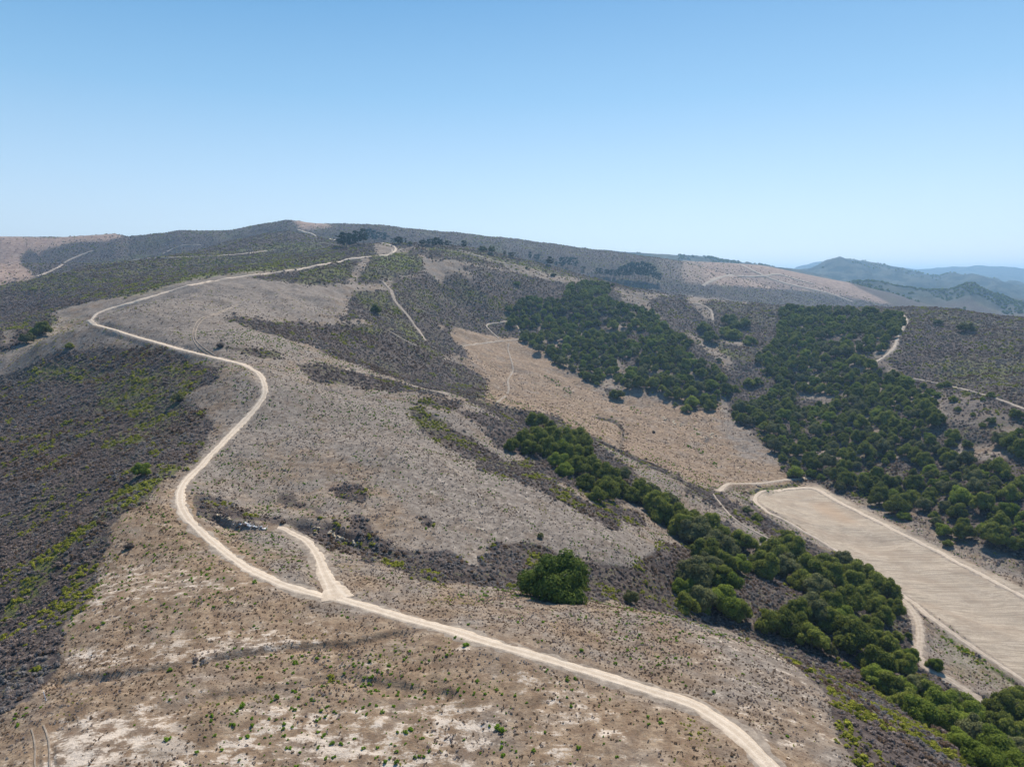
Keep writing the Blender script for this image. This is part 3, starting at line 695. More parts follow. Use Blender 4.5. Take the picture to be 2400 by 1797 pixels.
bp = k.n('ShaderNodeBump'); bp.inputs['Strength'].default_value = .6; bp.inputs['Distance'].default_value = .3; k.l(n2, bp.inputs['Height']); k.l(bp.outputs[0], pb.inputs['Normal'])

def resample(L, step):
    L = np.asarray(L)[:, :2]; d = np.r_[0, np.cumsum(np.hypot(*np.diff(L, axis=0).T))]
    n = max(3, int(d[-1] / step)); t = np.linspace(0, d[-1], n)
    return np.c_[np.interp(t, d, L[:, 0]), np.interp(t, d, L[:, 1])]
def ribbon(name, L, width, tone=0., step=None, seed=0, ragged=.28, flare=None, sink=0.):
    d0 = np.hypot(L[:, 0], L[:, 1]).mean()
    step = step or max(.7, d0 * .002)
    P2 = resample(L, step)
    for _ in range(3): P2[1:-1] = (P2[:-2] + 2 * P2[1:-1] + P2[2:]) / 4
    T = np.gradient(P2, axis=0); T /= np.hypot(T[:, 0], T[:, 1])[:, None] + 1e-9; N = np.c_[-T[:, 1], T[:, 0]]
    cols = np.array([-1, -.8, -.45, 0, .45, .8, 1.]); n = len(P2)
    jl = vnoise(P2[:, 0], P2[:, 1], 2.2, seed + 1) * ragged * 2 + vnoise(P2[:, 0], P2[:, 1], 11, seed + 3) * ragged * 1.4
    jr = vnoise(P2[:, 0], P2[:, 1], 2.2, seed + 2) * ragged * 2 + vnoise(P2[:, 0], P2[:, 1], 11, seed + 4) * ragged * 1.4
    wv = np.full(n, width / 2.) * (1 + .32 * vnoise(P2[:, 0], P2[:, 1], 34, seed + 9) + .2 * vnoise(P2[:, 0], P2[:, 1], 12, seed + 19))
    if flare is not None: wv = wv * np.interp(np.linspace(0, 1, n), *flare)
    co = []; ac = []
    for i, cv in enumerate(cols):
        e = wv * cv
        if cv < -.7: e = e * (1 + jl)
        if cv > .7: e = e * (1 + jr)
        x = P2[:, 0] + N[:, 0] * e; y = P2[:, 1] + N[:, 1] * e; r = np.hypot(x, y)
        lift = .04 + r * .00060 if abs(cv) < .9 else np.full(n, -.12)
        z = H(x, y) + lift * (1 - sink)
        if abs(cv) < .9: z = z + (-.05 if abs(abs(cv) - .45) < .01 else 0.)
        co.append(np.c_[x, y, z]); ac.append(np.full(n, cv))
    co = np.stack(co, 1).reshape(-1, 3); m_ = len(cols); ix = np.arange(n * m_).reshape(n, m_)
    f = np.stack([ix[:-1, :-1], ix[:-1, 1:], ix[1:, 1:], ix[1:, :-1]], -1).reshape(-1, 4)
    me = quads_mesh(name, co, f); me.polygons.foreach_set('use_smooth', np.ones(len(f), bool))
    at = me.attributes.new('across', 'FLOAT', 'POINT'); at.data.foreach_set('value', np.stack(ac, 1).ravel().astype(np.float32))
    at = me.attributes.new('tone', 'FLOAT', 'POINT'); at.data.foreach_set('value', np.full(len(co), tone, np.float32))
    me.materials.append(rm)
    o = link(bpy.data.objects.new(name, me)); o['kind'] = 'structure'
    return o
def split_jumps(L):
    """a sight line that slips over a crest leaves a gap: break the road there"""
    out = []; cur = [L[0]]
    for a, b in zip(L[:-1], L[1:]):
        if math.hypot(b[0] - a[0], b[1] - a[1]) > .09 * math.hypot(a[0], a[1]) + 8:
            out.append(np.array(cur)); cur = []
        cur.append(b)
    out.append(np.array(cur)); return [q for q in out if len(q) > 3]
RN = {'main': 'dirt_road', 'top': 'dirt_road', 'spur': 'dirt_spur_road', 'right_track': 'dirt_track', 'lane': 'dirt_lane', 'field_right': 'field_path', 'field_left': 'field_path', 'valley_in': 'dirt_track'}
RT = {'main': 0, 'top': .15, 'spur': .12, 'right_track': .35, 'lane': .6, 'field_right': .22, 'field_left': .4, 'valley_in': .55}
for i, (kk, L) in enumerate(ROADL.items()):
    for seg in split_jumps(L):
        ribbon('road_shoulder', seg, ROADW[kk] * 2 * 1.4, 1.0, seed=i * 7 + 3, step=(None if kk != 'main' else .8), ragged=.55, sink=.5)
        ribbon(RN[kk], seg, ROADW[kk] * 2 * .94, RT[kk], seed=i * 7, step=(None if kk != 'main' else 1.0),
               flare=(([0, .15, .85, 1], [.9, 1, 1.05, 2.4]) if kk == 'spur' else None))
for i, (pts, w, tone) in enumerate(TRACKS):
    for seg in split_jumps(world_line(pts)):
        ribbon('dirt_track', seg, w, .72 + .22 * tone, seed=100 + i * 5, ragged=.35)
# ------------------------------------------------------------------ plants: meshes shared by all copies
def leaf_mat(name, ca, cb, transl=.22, tintcols=None, rnd=.5):
    m, nt, pb = mat(name); k = NB(nt)
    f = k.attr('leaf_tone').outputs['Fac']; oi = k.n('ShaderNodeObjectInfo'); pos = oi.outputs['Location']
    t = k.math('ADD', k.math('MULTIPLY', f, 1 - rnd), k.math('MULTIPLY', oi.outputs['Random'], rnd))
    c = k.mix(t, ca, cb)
    if tintcols:
        tn = k.attr('tint', 'INSTANCER').outputs['Fac']
        c = k.mix(k.ramp(tn, .35, .65), c, k.mix(t, *tintcols))
        c = k.mix(k.ramp(tn, 1.4, 1.6), c, k.mix(t, (.13, .080, .048), (.27, .185, .120)))
        c = k.mix(k.ramp(tn, 2.4, 2.6), c, k.mix(t, (.20, .175, .16), (.36, .32, .29)))
    k.l(c, pb.inputs['Base Color'])
    tr = k.n('ShaderNodeBsdfTranslucent'); k.l(c, tr.inputs['Color'])
    mx = k.n('ShaderNodeMixShader'); mx.inputs[0].default_value = transl
    k.l(pb.outputs[0], mx.inputs[1]); k.l(tr.outputs[0], mx.inputs[2])
    k.l(mx.outputs[0], nt.nodes['Material Output'].inputs['Surface'])
    return m
M_oak = leaf_mat('oak_leaves', (.060, .076, .016), (.290, .310, .060), .40)
M_oak_b = leaf_mat('bright_oak_leaves', (.080, .118, .016), (.310, .360, .058), .42)
M_oak_o = leaf_mat('olive_oak_leaves', (.066, .072, .032), (.260, .260, .105), .38)
M_euc = leaf_mat('eucalyptus_leaves', (.020, .034, .018), (.080, .100, .055), .2)
M_shrub = leaf_mat('green_shrub_leaves', (.120, .210, .020), (.280, .410, .040), .4)
M_chap = leaf_mat('chaparral_leaves', (.130, .096, .078), (.430, .340, .290), .36, ((.150, .165, .030), (.460, .440, .065)), .5)
bk, nt, pb = mat('grey_bark'); k = NB(nt); pos = k.n('ShaderNodeTexCoord').outputs['Object']
k.l(k.mix(k.noise(pos, 9, 4), (.07, .055, .045), (.20, .17, .145)), pb.inputs['Base Color'])

def unit_dirs(n, r):
    v = r.normal(size=(n, 3)); return v / np.linalg.norm(v, axis=1)[:, None]
_bm = bmesh.new(); bmesh.ops.create_icosphere(_bm, subdivisions=1, radius=1); ICO_V = np.array([v.co[:] for v in _bm.verts]); ICO_F = np.array([[v.index for v in f.verts] for f in _bm.faces]); _bm.free()
def crown_mesh(name, lobes, nleaf, leaf, seed, m, core=.86, up=.25, open_=0., long_=1.):
    """lobes: (x, y, z, r). Leaf sprays sit on the outside of overlapping lobes round a solid heart."""
    r = np.random.default_rng(seed); lobes = np.array(lobes); co = []; fc = []; tone = []
    nv = 0
    if core > 0:
        for L in lobes:
            rad = L[3] * core * (1 + r.normal(size=(len(ICO_V), 1)) * .10)
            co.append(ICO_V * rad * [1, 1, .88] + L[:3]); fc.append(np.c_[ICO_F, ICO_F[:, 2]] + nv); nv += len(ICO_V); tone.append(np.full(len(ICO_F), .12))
    w = lobes[:, 3] ** 2; ch = r.choice(len(lobes), nleaf * 3, p=w / w.sum()); d = unit_dirs(nleaf * 3, r)
    d[:, 2] += up * r.random(nleaf * 3); d /= np.linalg.norm(d, axis=1)[:, None]
    p = lobes[ch, :3] + d * lobes[ch, 3:4] * (1 + r.normal(size=(nleaf * 3, 1)) * .07) * [1, 1, .9]
    dist = np.linalg.norm((p[:, None] - lobes[None, :, :3]) / [1, 1, .9], axis=2) - lobes[None, :, 3] * .9
    keep = (dist.min(1) > -.02) & (p[:, 2] > lobes[:, 2].min() - .25)
    p = p[keep][:nleaf]; d = d[keep][:nleaf]; n = len(p); lt = r.random(len(lobes))[ch[keep][:nleaf]]
    nrm = d + r.normal(size=(n, 3)) * .36; nrm /= np.linalg.norm(nrm, axis=1)[:, None]
    t = np.cross(nrm, unit_dirs(n, r)); t /= np.linalg.norm(t, axis=1)[:, None]; b_ = np.cross(nrm, t)
    s = leaf * (.6 + .8 * r.random((n, 1)))
    qd = np.stack([p - t * s - b_ * s * .6 * long_, p + t * s * .9 - b_ * s * .7, p + t * s + b_ * s * .7 * long_, p - t * s * .8 + b_ * s * .8], 1).reshape(-1, 3)
    co.append(qd); fc.append(np.arange(4 * n).reshape(n, 4) + nv); tone.append(np.clip(.30 + .45 * r.random(n) + .35 * lt * 1, 0, 1))
    co = np.concatenate(co)
    tri = [f for f in fc[:-1]]
    me = bpy.data.meshes.new(name)
    faces = ([list(map(int, f[:3])) for ff in tri for f in ff]) + [list(map(int, f)) for f in fc[-1]]
    me.from_pydata(co.tolist(), [], faces); me.update()
    at = me.attributes.new('leaf_tone', 'FLOAT', 'FACE'); at.data.foreach_set('value', np.concatenate(tone).astype(np.float32))
    me.materials.append(m); return me
def tube(co, fc, p0, p1, r0, r1, n=6):
    p0, p1 = np.array(p0, float), np.array(p1, float); d = p1 - p0; d /= np.linalg.norm(d)
    a = np.cross(d, [.3, .8, .1]); a /= np.linalg.norm(a); b_ = np.cross(d, a); base = len(co)
    for p, r in ((p0, r0), (p1, r1)):
        for i in range(n):
            t = 2 * math.pi * i / n; co.append(tuple(p + (a * math.cos(t) + b_ * math.sin(t)) * r))
    for i in range(n):
        j = (i + 1) % n; fc.append((base + i, base + j, base + n + j, base + n + i))
    fc.append(tuple(base + n + i for i in range(n)))
def trunk_mesh(name, segs, m=None):
    co, fc = [], []
    for s in segs: tube(co, fc, *s)
    return mesh_from(name, co, fc, m or bk, True)
def oak_lobes(seed, n=40, flat=.62):
    r = np.random.default_rng(seed); L = []
    for i in range(n):
        a = r.random() * 2 * math.pi; q = math.sqrt(r.random()) * .36 * (1 + .16 * math.sin(3 * a + seed) + .1 * math.sin(5 * a + 2 * seed)); hgt = math.sqrt(max(0, 1 - (q / .44) ** 2))
        z = (.11 if i % 3 else .06) + flat * .88 * hgt * (.35 + .65 * r.random()) * (.9 + .2 * math.sin(2 * a + seed))
        L.append((q * math.cos(a), q * math.sin(a), z, .085 + .075 * r.random()))
    return L
def oak_trunk(seed):
    r = np.random.default_rng(seed); s = [((0, 0, -.12), (.01, .0, .16), .042, .032, 7)]
    for i in range(5):
        a = i * 1.26 + r.random(); e = (.22 * math.cos(a), .22 * math.sin(a), .34 + .12 * r.random()); s.append(((.01, 0, .14), e, .024, .011, 5))
        s.append((e, (e[0] * 1.35, e[1] * 1.35, e[2] + .08), .011, .005, 4))
    return s
OAKS = []
for i in range(5):
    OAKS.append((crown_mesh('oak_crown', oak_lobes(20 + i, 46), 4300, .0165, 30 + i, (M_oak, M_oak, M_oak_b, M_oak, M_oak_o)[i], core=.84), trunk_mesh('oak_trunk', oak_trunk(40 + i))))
def euc_lobes(seed, wide=1.):
    r = np.random.default_rng(seed); L = []
    for i in range(30):
        h = .30 + .62 * r.random(); w = .16 * wide * math.sin(math.pi * min(1, (h - .18) / .86)) ** .6; a = r.random() * 6.283
        L.append((w * math.cos(a) * (.4 + r.random()), w * math.sin(a) * (.4 + r.random()), h, .045 + .04 * r.random()))
    return L
M_old = leaf_mat('old_oak_leaves', (.030, .050, .012), (.150, .195, .036), .3)
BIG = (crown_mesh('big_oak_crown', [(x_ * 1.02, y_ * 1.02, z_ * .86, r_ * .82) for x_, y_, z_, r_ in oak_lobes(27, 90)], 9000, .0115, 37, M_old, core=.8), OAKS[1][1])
OAKS_BIG = [BIG]
EUCS = []
for i in range(4):
    r_ = np.random.default_rng(60 + i)
    sg = [((0, 0, -.05), (.01, 0, .45), .016, .011, 6), ((.01, 0, .45), (0, .01, .88), .011, .004, 5)]
    for j in range(5):
        a = j * 1.3 + i; sg.append(((.01, 0, .25 + .1 * j), (.15 * math.cos(a), .15 * math.sin(a), .42 + .1 * j), .008, .003, 4))
    EUCS.append((crown_mesh('eucalyptus_crown', euc_lobes(70 + i, .9 + .35 * (i % 3)), 2200, .013, 80 + i, M_euc, core=.7), trunk_mesh('eucalyptus_trunk', sg)))
def shrub_lobes(seed, n, flat=.5):
    r = np.random.default_rng(seed); L = []
    for i in range(n):
        a = r.random() * 6.283; q = math.sqrt(r.random()) * .30; L.append((q * math.cos(a), q * math.sin(a), .10 + flat * .5 * r.random() * (1 - q), .13 + .08 * r.random()))
    return L
SHRUBS = [crown_mesh('green_shrub', shrub_lobes(90 + i, 7), 150, .045, 95 + i, M_shrub, core=.8, up=.5) for i in range(4)]
CHAPS = [crown_mesh('chaparral_bush', shrub_lobes(110 + i, 6 if i % 2 else 4, .6), 80, .07, 115 + i, M_chap, core=.72, up=.4) for i in range(5)]
TUFTS = [crown_mesh('dry_tuft', shrub_lobes(130 + i, 3, .5), 26, .10, 135 + i, M_chap, core=0, up=.8, long_=1.6) for i in range(4)]

def copy_thing(name, parts, loc, rz, sx, sz, label, cat, group=None, mats=None, tilt=0):
    root = bpy.data.objects.new(name, None); link(root)
    root.location = loc; root.rotation_euler = (tilt, 0, rz); root.scale = (sx, sx, sz); root.empty_display_size = .5
    root['label'] = label; root['category'] = cat
    if group: root['group'] = group
    for pn, me in parts:
        o = bpy.data.objects.new(pn, me); link(o); o.parent = root
    return root
def scatter(name, label, pts, size, rot, ind, tint, protos, zs=None, align=None):
    """many small plants that nobody could count: one object, geometry nodes put the shared meshes on its points"""
    coll = bpy.data.collections.new(name + '_kinds')
    for i, m_ in enumerate(protos):
        o = bpy.data.objects.new('%s_kind_%c' % (name, 97 + i), m_); coll.objects.link(o)
    me = bpy.data.meshes.new(name); me.vertices.add(len(pts)); me.vertices.foreach_set('co', np.asarray(pts, np.float32).ravel())
    def fa(n, v, t='FLOAT'):
        at = me.attributes.new(n, t, 'POINT'); at.data.foreach_set('vector' if t == 'FLOAT_VECTOR' else 'value', np.asarray(v, np.float32 if t != 'INT' else np.int32).ravel())
    size = np.asarray(size); zs = size if zs is None else zs
    fa('sz', np.c_[size, size, zs], 'FLOAT_VECTOR'); fa('rt', np.c_[np.zeros(len(pts)), np.zeros(len(pts)), rot], 'FLOAT_VECTOR'); fa('kind_index', ind, 'INT'); fa('tint', tint)
    o = link(bpy.data.objects.new(name, me)); o['kind'] = 'stuff'; o['label'] = label
    g = bpy.data.node_groups.new(name, 'GeometryNodeTree')
    g.interface.new_socket('Geometry', in_out='INPUT', socket_type='NodeSocketGeometry'); g.interface.new_socket('Geometry', in_out='OUTPUT', socket_type='NodeSocketGeometry')
    N = g.nodes; gi = N.new('NodeGroupInput'); gou = N.new('NodeGroupOutput'); ip = N.new('GeometryNodeInstanceOnPoints'); ci = N.new('GeometryNodeCollectionInfo')
    ci.inputs['Collection'].default_value = coll; ci.inputs['Separate Children'].default_value = True; ci.inputs['Reset Children'].default_value = True
    def na(n, t):
        x = N.new('GeometryNodeInputNamedAttribute'); x.data_type = t; x.inputs['Name'].default_value = n; return x.outputs['Attribute']
    g.links.new(gi.outputs[0], ip.inputs['Points']); g.links.new(ci.outputs[0], ip.inputs['Instance']); ip.inputs['Pick Instance'].default_value = True
    g.links.new(na('kind_index', 'INT'), ip.inputs['Instance Index']); g.links.new(na('sz', 'FLOAT_VECTOR'), ip.inputs['Scale'])
    er = N.new('FunctionNodeEulerToRotation'); g.links.new(na('rt', 'FLOAT_VECTOR'), er.inputs[0]); g.links.new(er.outputs[0], ip.inputs['Rotation'])
    g.links.new(ip.outputs[0], gou.inputs[0])
    md = o.modifiers.new('scatter', 'NODES'); md.node_group = g
    return o
def wedge(n_at, r0, r1, half=40.5, nb=60):
    """random ground points with n_at(r) per square metre"""
    e = np.geomspace(r0, r1, nb + 1); xs = []; ys = []
    for a, b_ in zip(e[:-1], e[1:]):
        n = rng.poisson(n_at((a + b_) / 2) * (b_ * b_ - a * a) * R(half))
        rad = np.sqrt(a * a + (b_ * b_ - a * a) * rng.random(n)); an = R(half) * (2 * rng.random(n) - 1)
        xs.append(rad * np.sin(an)); ys.append(rad * np.cos(an))
    return np.concatenate(xs), np.concatenate(ys)
# ------------------------------------------------------------------ trees that can be told apart, each placed on the ground under its crown
def project(x, y, z):
    dy, dz = y, z - CAMZ; fw = dy * CP - dz * SP; up = dy * SP + dz * CP
    return 1200 + FPX * x / fw, 898.5 - FPX * up / fw, fw
def under_crown(u, v, wpx, hc=.42):
    """the spot where a crown of that apparent width stands: its middle is hc widths above the ground"""
    dx, dy, dz = ray(u, v); h = math.hypot(dx, dy)
    r = MARCH; x = r * dx / h; y = r * dy / h; z = CAMZ + r * dz / h
    w = wpx / FPX * (y * CP - (z - CAMZ) * SP)
    g = z - H(x, y) - hc * w
    kk = np.where(g < 0)[0]; kk = kk[0] if len(kk) else len(r) - 1
    return x[kk], y[kk], w[kk]
placed = []   # (x, y, width)
n_tree = 0
ODD = np.random.default_rng(11)
OAKX = OAKS + OAKS_BIG
KADJ = ['dark green', 'deep green', 'bright green', 'mid green', 'olive grey']
LABELLED = []
def add_oak(x, y, w, label, group, kind=None, name='oak_tree', cat='tree', tall=1.):
    kind = int(ODD.integers(0, 5)) if kind is None else kind
    z = float(H(x, y)[0]) - .02 * w
    s = w / .94
    rt = copy_thing(name, [('crown', OAKX[kind][0]), ('trunk', OAKX[kind][1])], (x, y, z), ODD.random() * 6.283, s, s * tall * (.95 + .2 * ODD.random()), label, cat, group)
    if group: LABELLED.append((rt, kind, w, x, y, z + w * .4))
    placed.append((x, y, w))
def oaks_at(segs, label, group, kinds=None, tall=1.):
    for z, pts in segs:
        for p in pts:
            (u, v), = [q[:2] for q in zz(z, [p[:2]])]; wpx = p[2] * ZM[z][2]
            x, y, w = under_crown(u, v, wpx)
            if len(pts) > 6 and z != 3: w *= 1.28
            add_oak(x, y, w, label, group, kinds[int(ODD.integers(0, len(kinds)))] if kinds else None, tall=tall)
G1 = 'oaks filling the draw between the two near hills'
oaks_at([(5, [(1392,590,390)])], 'big round dark green oak alone in grey brush beyond the near road', None, [5], .92)
oaks_at([(6, [(1367,1095,92)])], 'single small oak beside the lane fork below the pale tilled field', None, [2])
oaks_at([(5, [(1800,735,95)])], 'small olive green oak in brush right of the big round oak', None, [4])
oaks_at([('a', [(545,1370,230)])], 'dark oak at the far left below the road hairpin', None, [1], 1.)
oaks_at([('a', [(430,1420,120)])], 'lower crown leaning against the dark oak left of the road hairpin', None, [2], 1.)
oaks_at([('a', [(340,1490,210)])], 'pale grey green willow below the dark oak at the left edge', None, [4], .9)
oaks_at([('a', [(900,1590,130)])], 'small dark round bush-like oak on open grass below the road hairpin', None, [3], .8)
oaks_at([(4, [(765,45,95)])], 'round oak alone in the grey brush left of the road, near its left bend', None, [2], 1.)
oaks_at([(1, [(1150,1235,90)])], 'green shrubby oak in yellow green brush left of the S bend of the road', None, [4], .8)
oaks_at([('b', [(555,1115,165)])], 'dark oak alone in the purple brush above the dark hollow', None, [0], .95)
oaks_at([(7, [(958,937,108)])], 'round oak standing out on the brown valley floor in front of the middle wood', None, [0], .8)
oaks_at([(7, [(825,878,38)])], 'tiny round tree on bare soil below the left part of the middle wood', None, [3], .9)
oaks_at([(7, [(1332,1012,38)])], 'small ball shaped tree left at the lower tip of the middle wood', None, [1], .9)
oaks_at([(7, [(1408,1028,85)])], 'low wide oak at the lower tip of the middle wood', None, [0], .7)
oaks_at([(3, [(1215,668,112)])], 'dark oak on the skyline of the right slope, widest crown along the crest', None, [0], .75)
oaks_at([(3, [(1998,1225,60)])], 'dark ball of an oak beside the thin path on the right slope', None, [1], .85)
oaks_at([(3, [(1940,1255,36)])], 'small tree just below the thin path on the right slope', None, [2], .85)
oaks_at([(3, [(1710,1155,62)])], 'oak above the start of the thin path on the right slope', None, [3], .85)
oaks_at([(3, [(1835,775,112),(1885,805,45)])], 'olive oak alone in purple brush right of the double rut track', 'pair of olive oaks right of the double rut track', [4], .8)
oaks_at([(3, [(1655,748,75)])], 'faint olive oak in brush close to the top right end of the rut track', None, [4], .7)
oaks_at([(3, [(435,865,105)])], 'oak on a pale soil patch right of the small grove', None, [1], .75)
oaks_at([(3, [(135,780,110),(175,835,112)])], 'oak in the left half of the small grove on the purple slope between the woods', 'left half of the small grove', [0,1], .8)
oaks_at([(3, [(300,735,110),(340,770,100),(270,810,110),(330,825,120),(400,755,90)])], 'oak in the right half of the small grove on the purple slope between the woods', 'right half of the small grove', [0,1,3], .8)
oaks_at([(3, [(232,1000,46)])], 'small tree on the spur above the middle wood', None, [4], .8)
oaks_at([(3, [(430,1140,90),(485,1135,70)])], 'oak of the pair at the right end of the middle wood', 'pair of oaks at the right end of the middle wood', [0,1], .8)
oaks_at([('c', [(650,450,95)])], 'round shrubby oak on the pale crest path', None, [4], .6)
oaks_at([('c', [(305,378,50)])], 'small dark tree by the crest path', None, [0], .7)
oaks_at([('c', [(175,560,100)])], 'bright green shrubby tree below the crest path', None, [2], .7)
oaks_at([('a', [(2050,455,42)])], 'tiny dark tree on the far left green slope', None, [0], .7)
oaks_at([(6, [(540,35,26)])], 'small round tree left of the pair of oaks at the top of the field', None, [2], .9)
oaks_at([(6, [(615,50,100)])], 'bright oak left in the pair at the upper end of the field', None, [2], .85)
oaks_at([(6, [(697,65,60)])], 'bright oak right in the pair at the upper end of the field', None, [2], .95)
oaks_at([(6, [(750,88,52)])], 'small bright oak at the upper corner of the field', None, [2], .95)
oaks_at([(6, [(850,130,72)])], 'grey green oak just past the upper corner of the field', None, [4], .85)
oaks_at([(6, [(1197,290,75)])], 'lone round oak on pale soil beside the right edge of the field', None, [2], .85)
oaks_at([(6, [(1413,370,95)])], 'oak over the fence, halfway down the right side of the field', None, [2], .95)
oaks_at([(6, [(1438,437,60)])], 'small oak touching the fence, halfway down the right side of the field', None, [3], .7)
oaks_at([(6, [(435,425,36)])], 'tiny upright tree on grey soil between the draw and the field', None, [2], 1.)
oaks_at([(6, [(400,300,70)])], 'green shrubby tree on the hedge bank left of the field top', None, [0], .8)
oaks_at([(6, [(352,255,70)])], 'grey green shrubby tree highest on the hedge bank left of the field', None, [4], .8)
oaks_at([(6, [(800,1035,82)])], 'narrow grey green tree at the front edge of the lower draw', None, [4], 1.3)
oaks_at([(6, [(1225,945,50),(1165,945,72)])], 'small oak beside the bend of the lane below the field', 'small oaks beside the lane bend', [1,0], .9)
oaks_at([(5, [(1308,405,42)])], 'tiny grey green tree on grey ground above the big round oak', None, [4], 1.)
oaks_at([(7, [(440,1105,155),(530,1140,85)])], 'dark oak at the upper end of the draw, set apart from the clump below it', 'dark oaks at the upper end of the draw', [0], .95)
oaks_at([(7, [(280,1290,85),(350,1240,120),(440,1225,130),(520,1205,110),(600,1235,130),(700,1235,140),(745,1265,110),(400,1300,120),(500,1300,130),(600,1310,120),(680,1345,130),
   (770,1330,100),(580,1385,110),(700,1420,130),(620,1445,100),(790,1400,110)])], 'oak in the dense upper clump of the long draw', 'oaks of the upper clump in the long draw', [0,0,1,3,2,0], .95)
oaks_at([(7, [(850,1450,130),(760,1520,120),(920,1480,120),(985,1470,100),(880,1560,150),(965,1550,120),(830,1600,110),(1060,1600,110),(1100,1585,140),(1180,1600,130),(1230,1640,80)]),
   ('p', [(1552,1200,56),(1590,1222,52),(1540,1182,56),(1565,1180,50),(1578,1206,58),(1602,1236,56),(1612,1222,50),(1625,1215,46)])], 'oak in the middle stretch of the long draw, where the trees stand in a narrow line', 'oaks of the middle stretch of the long draw', [0,1,3,4], .95)
oaks_at([(6, [(60,375,180),(150,350,140),(330,440,130),(200,470,180),(120,480,140),(60,630,180),(190,620,140),(250,660,120),(100,740,170),(10,700,120),(200,760,170),(310,810,120),(300,560,110),(230,560,120),(140,560,140),
   (20,780,120)])], 'oak in the clump just past the nose of the grey hill', 'oaks past the nose of the grey hill', [2,0,4,3,1], .95)
oaks_at([(6, [(565,415,85),(590,470,120),(640,520,100),(490,515,160),(440,570,140),(560,570,150),(860,535,110),(780,560,130),(700,610,160),(650,650,130),(800,640,150),(740,700,150),(940,590,120),(1000,610,110),
   (930,660,130),(1050,660,120),(1120,710,110),(1140,790,90),(980,740,130),(1060,780,120),(880,750,140),(800,790,140),(1090,840,100),(700,800,160)])], 'oak in the broad top of the large grove beside the pale field', 'oaks in the top of the grove beside the field', [0,1,0,3,4], .95)
oaks_at([(6, [(620,820,130),(780,850,140),(860,850,130),(540,880,150),(470,880,130),(610,900,130),(700,960,150),(930,960,190),(880,900,150),(1010,900,120),(1040,960,90),(1110,1000,120),(1060,1090,170),(1190,1085,120),(1230,1060,80)])],
   'oak in the front row of the large grove beside the pale field', 'oaks in the front of the grove beside the field', [0,3,1,2], .95)
oaks_at([(6, [(1060,1170,130),(1130,1210,150),(1190,1240,130),(1270,1220,120),(1220,1300,150),(1340,1260,130),(1300,1360,170),(1400,1310,150),(1420,1390,140),(1500,1300,130),(1560,1350,140),(1500,1420,170),(1600,1480,190),
   (1700,1420,150),(1700,1540,180),(1600,1590,170),(1800,1560,150),(1830,1650,150),(1700,1640,140),(1500,1510,120)])], 'light green oak in the thicket at the bottom right corner of the photo', 'light green oaks at the bottom right', [2,4,2,1], .9)
oaks_at([(6, [(1740,1330,160),(1820,1370,140),(1790,1290,120),(1850,1300,130),(1750,1460,140),(1850,1480,140),(1900,1380,150)])], 'dark green oak on the far side of the bottom right thicket', 'dark oaks at the bottom right edge', [0,1], .9)
oaks_at([(3, [(1600,1200,60),(1665,1165,50),(1750,1250,60),(1780,1320,46),(1990,1390,60),(2160,1350,95),(1940,1425,50),(1560,1165,50),(1640,1225,60),(1880,1350,40)]),
   ], 'small oak among the scattered ones on the pale speckled part of the right slope', 'scattered small oaks on the right slope', [0,3,2], .8)
# woods: every tree its own object up to the limit, the smallest and farthest beyond it in one mass
MIDDLE = traced((7, [(250,470),(240,400),(330,340),(420,320),(620,330),(650,230),(780,215),(930,240),(890,290),(930,340),(1100,380),(1180,410),(1300,530),(1440,610),(1370,660),(1480,730),(1600,770),(1680,860),(1740,930),
   (1600,960),(1580,1040),(1440,1010),(1300,950),(1150,900),(1000,900),(950,880),(935,790),(880,850),(760,850),(640,760),(500,680),(350,590),(340,540)]))
RIGHT = traced((3, [(640,650),(740,650),(900,650),(1080,660),(1180,705),(1400,690),(1440,740),(1330,860),(1340,930),(1190,960),(1180,1000),(1340,1060),(1480,1140),(1530,1230),(1640,1270),(1710,1420),(1800,1490),(1900,1460),(2030,1490),
   (2208,1440),(2300,1500)]), (6, [(2000,100),(1900,600),(1800,540),(1700,490),(1620,430),(1520,380),(1450,330),(1370,340),(1300,260),(1100,230),(1000,130),(900,120),(720,70),(620,20)]),
   (3, [(620,1640),(540,1540),(560,1440),(320,1380),(330,1300),(520,1250),(640,1160),(570,1090),(470,980),(620,860),(640,740)]))
def pip(u, v, poly):
    c = np.zeros(len(u), bool)
    for i in range(len(poly)):
        x1, y1 = poly[i][:2]; x2, y2 = poly[(i + 1) % len(poly)][:2]
        if y1 == y2: continue
        c ^= ((y1 > v) != (y2 > v)) & (u < (x2 - x1) * (v - y1) / (y2 - y1) + x1)
    return c
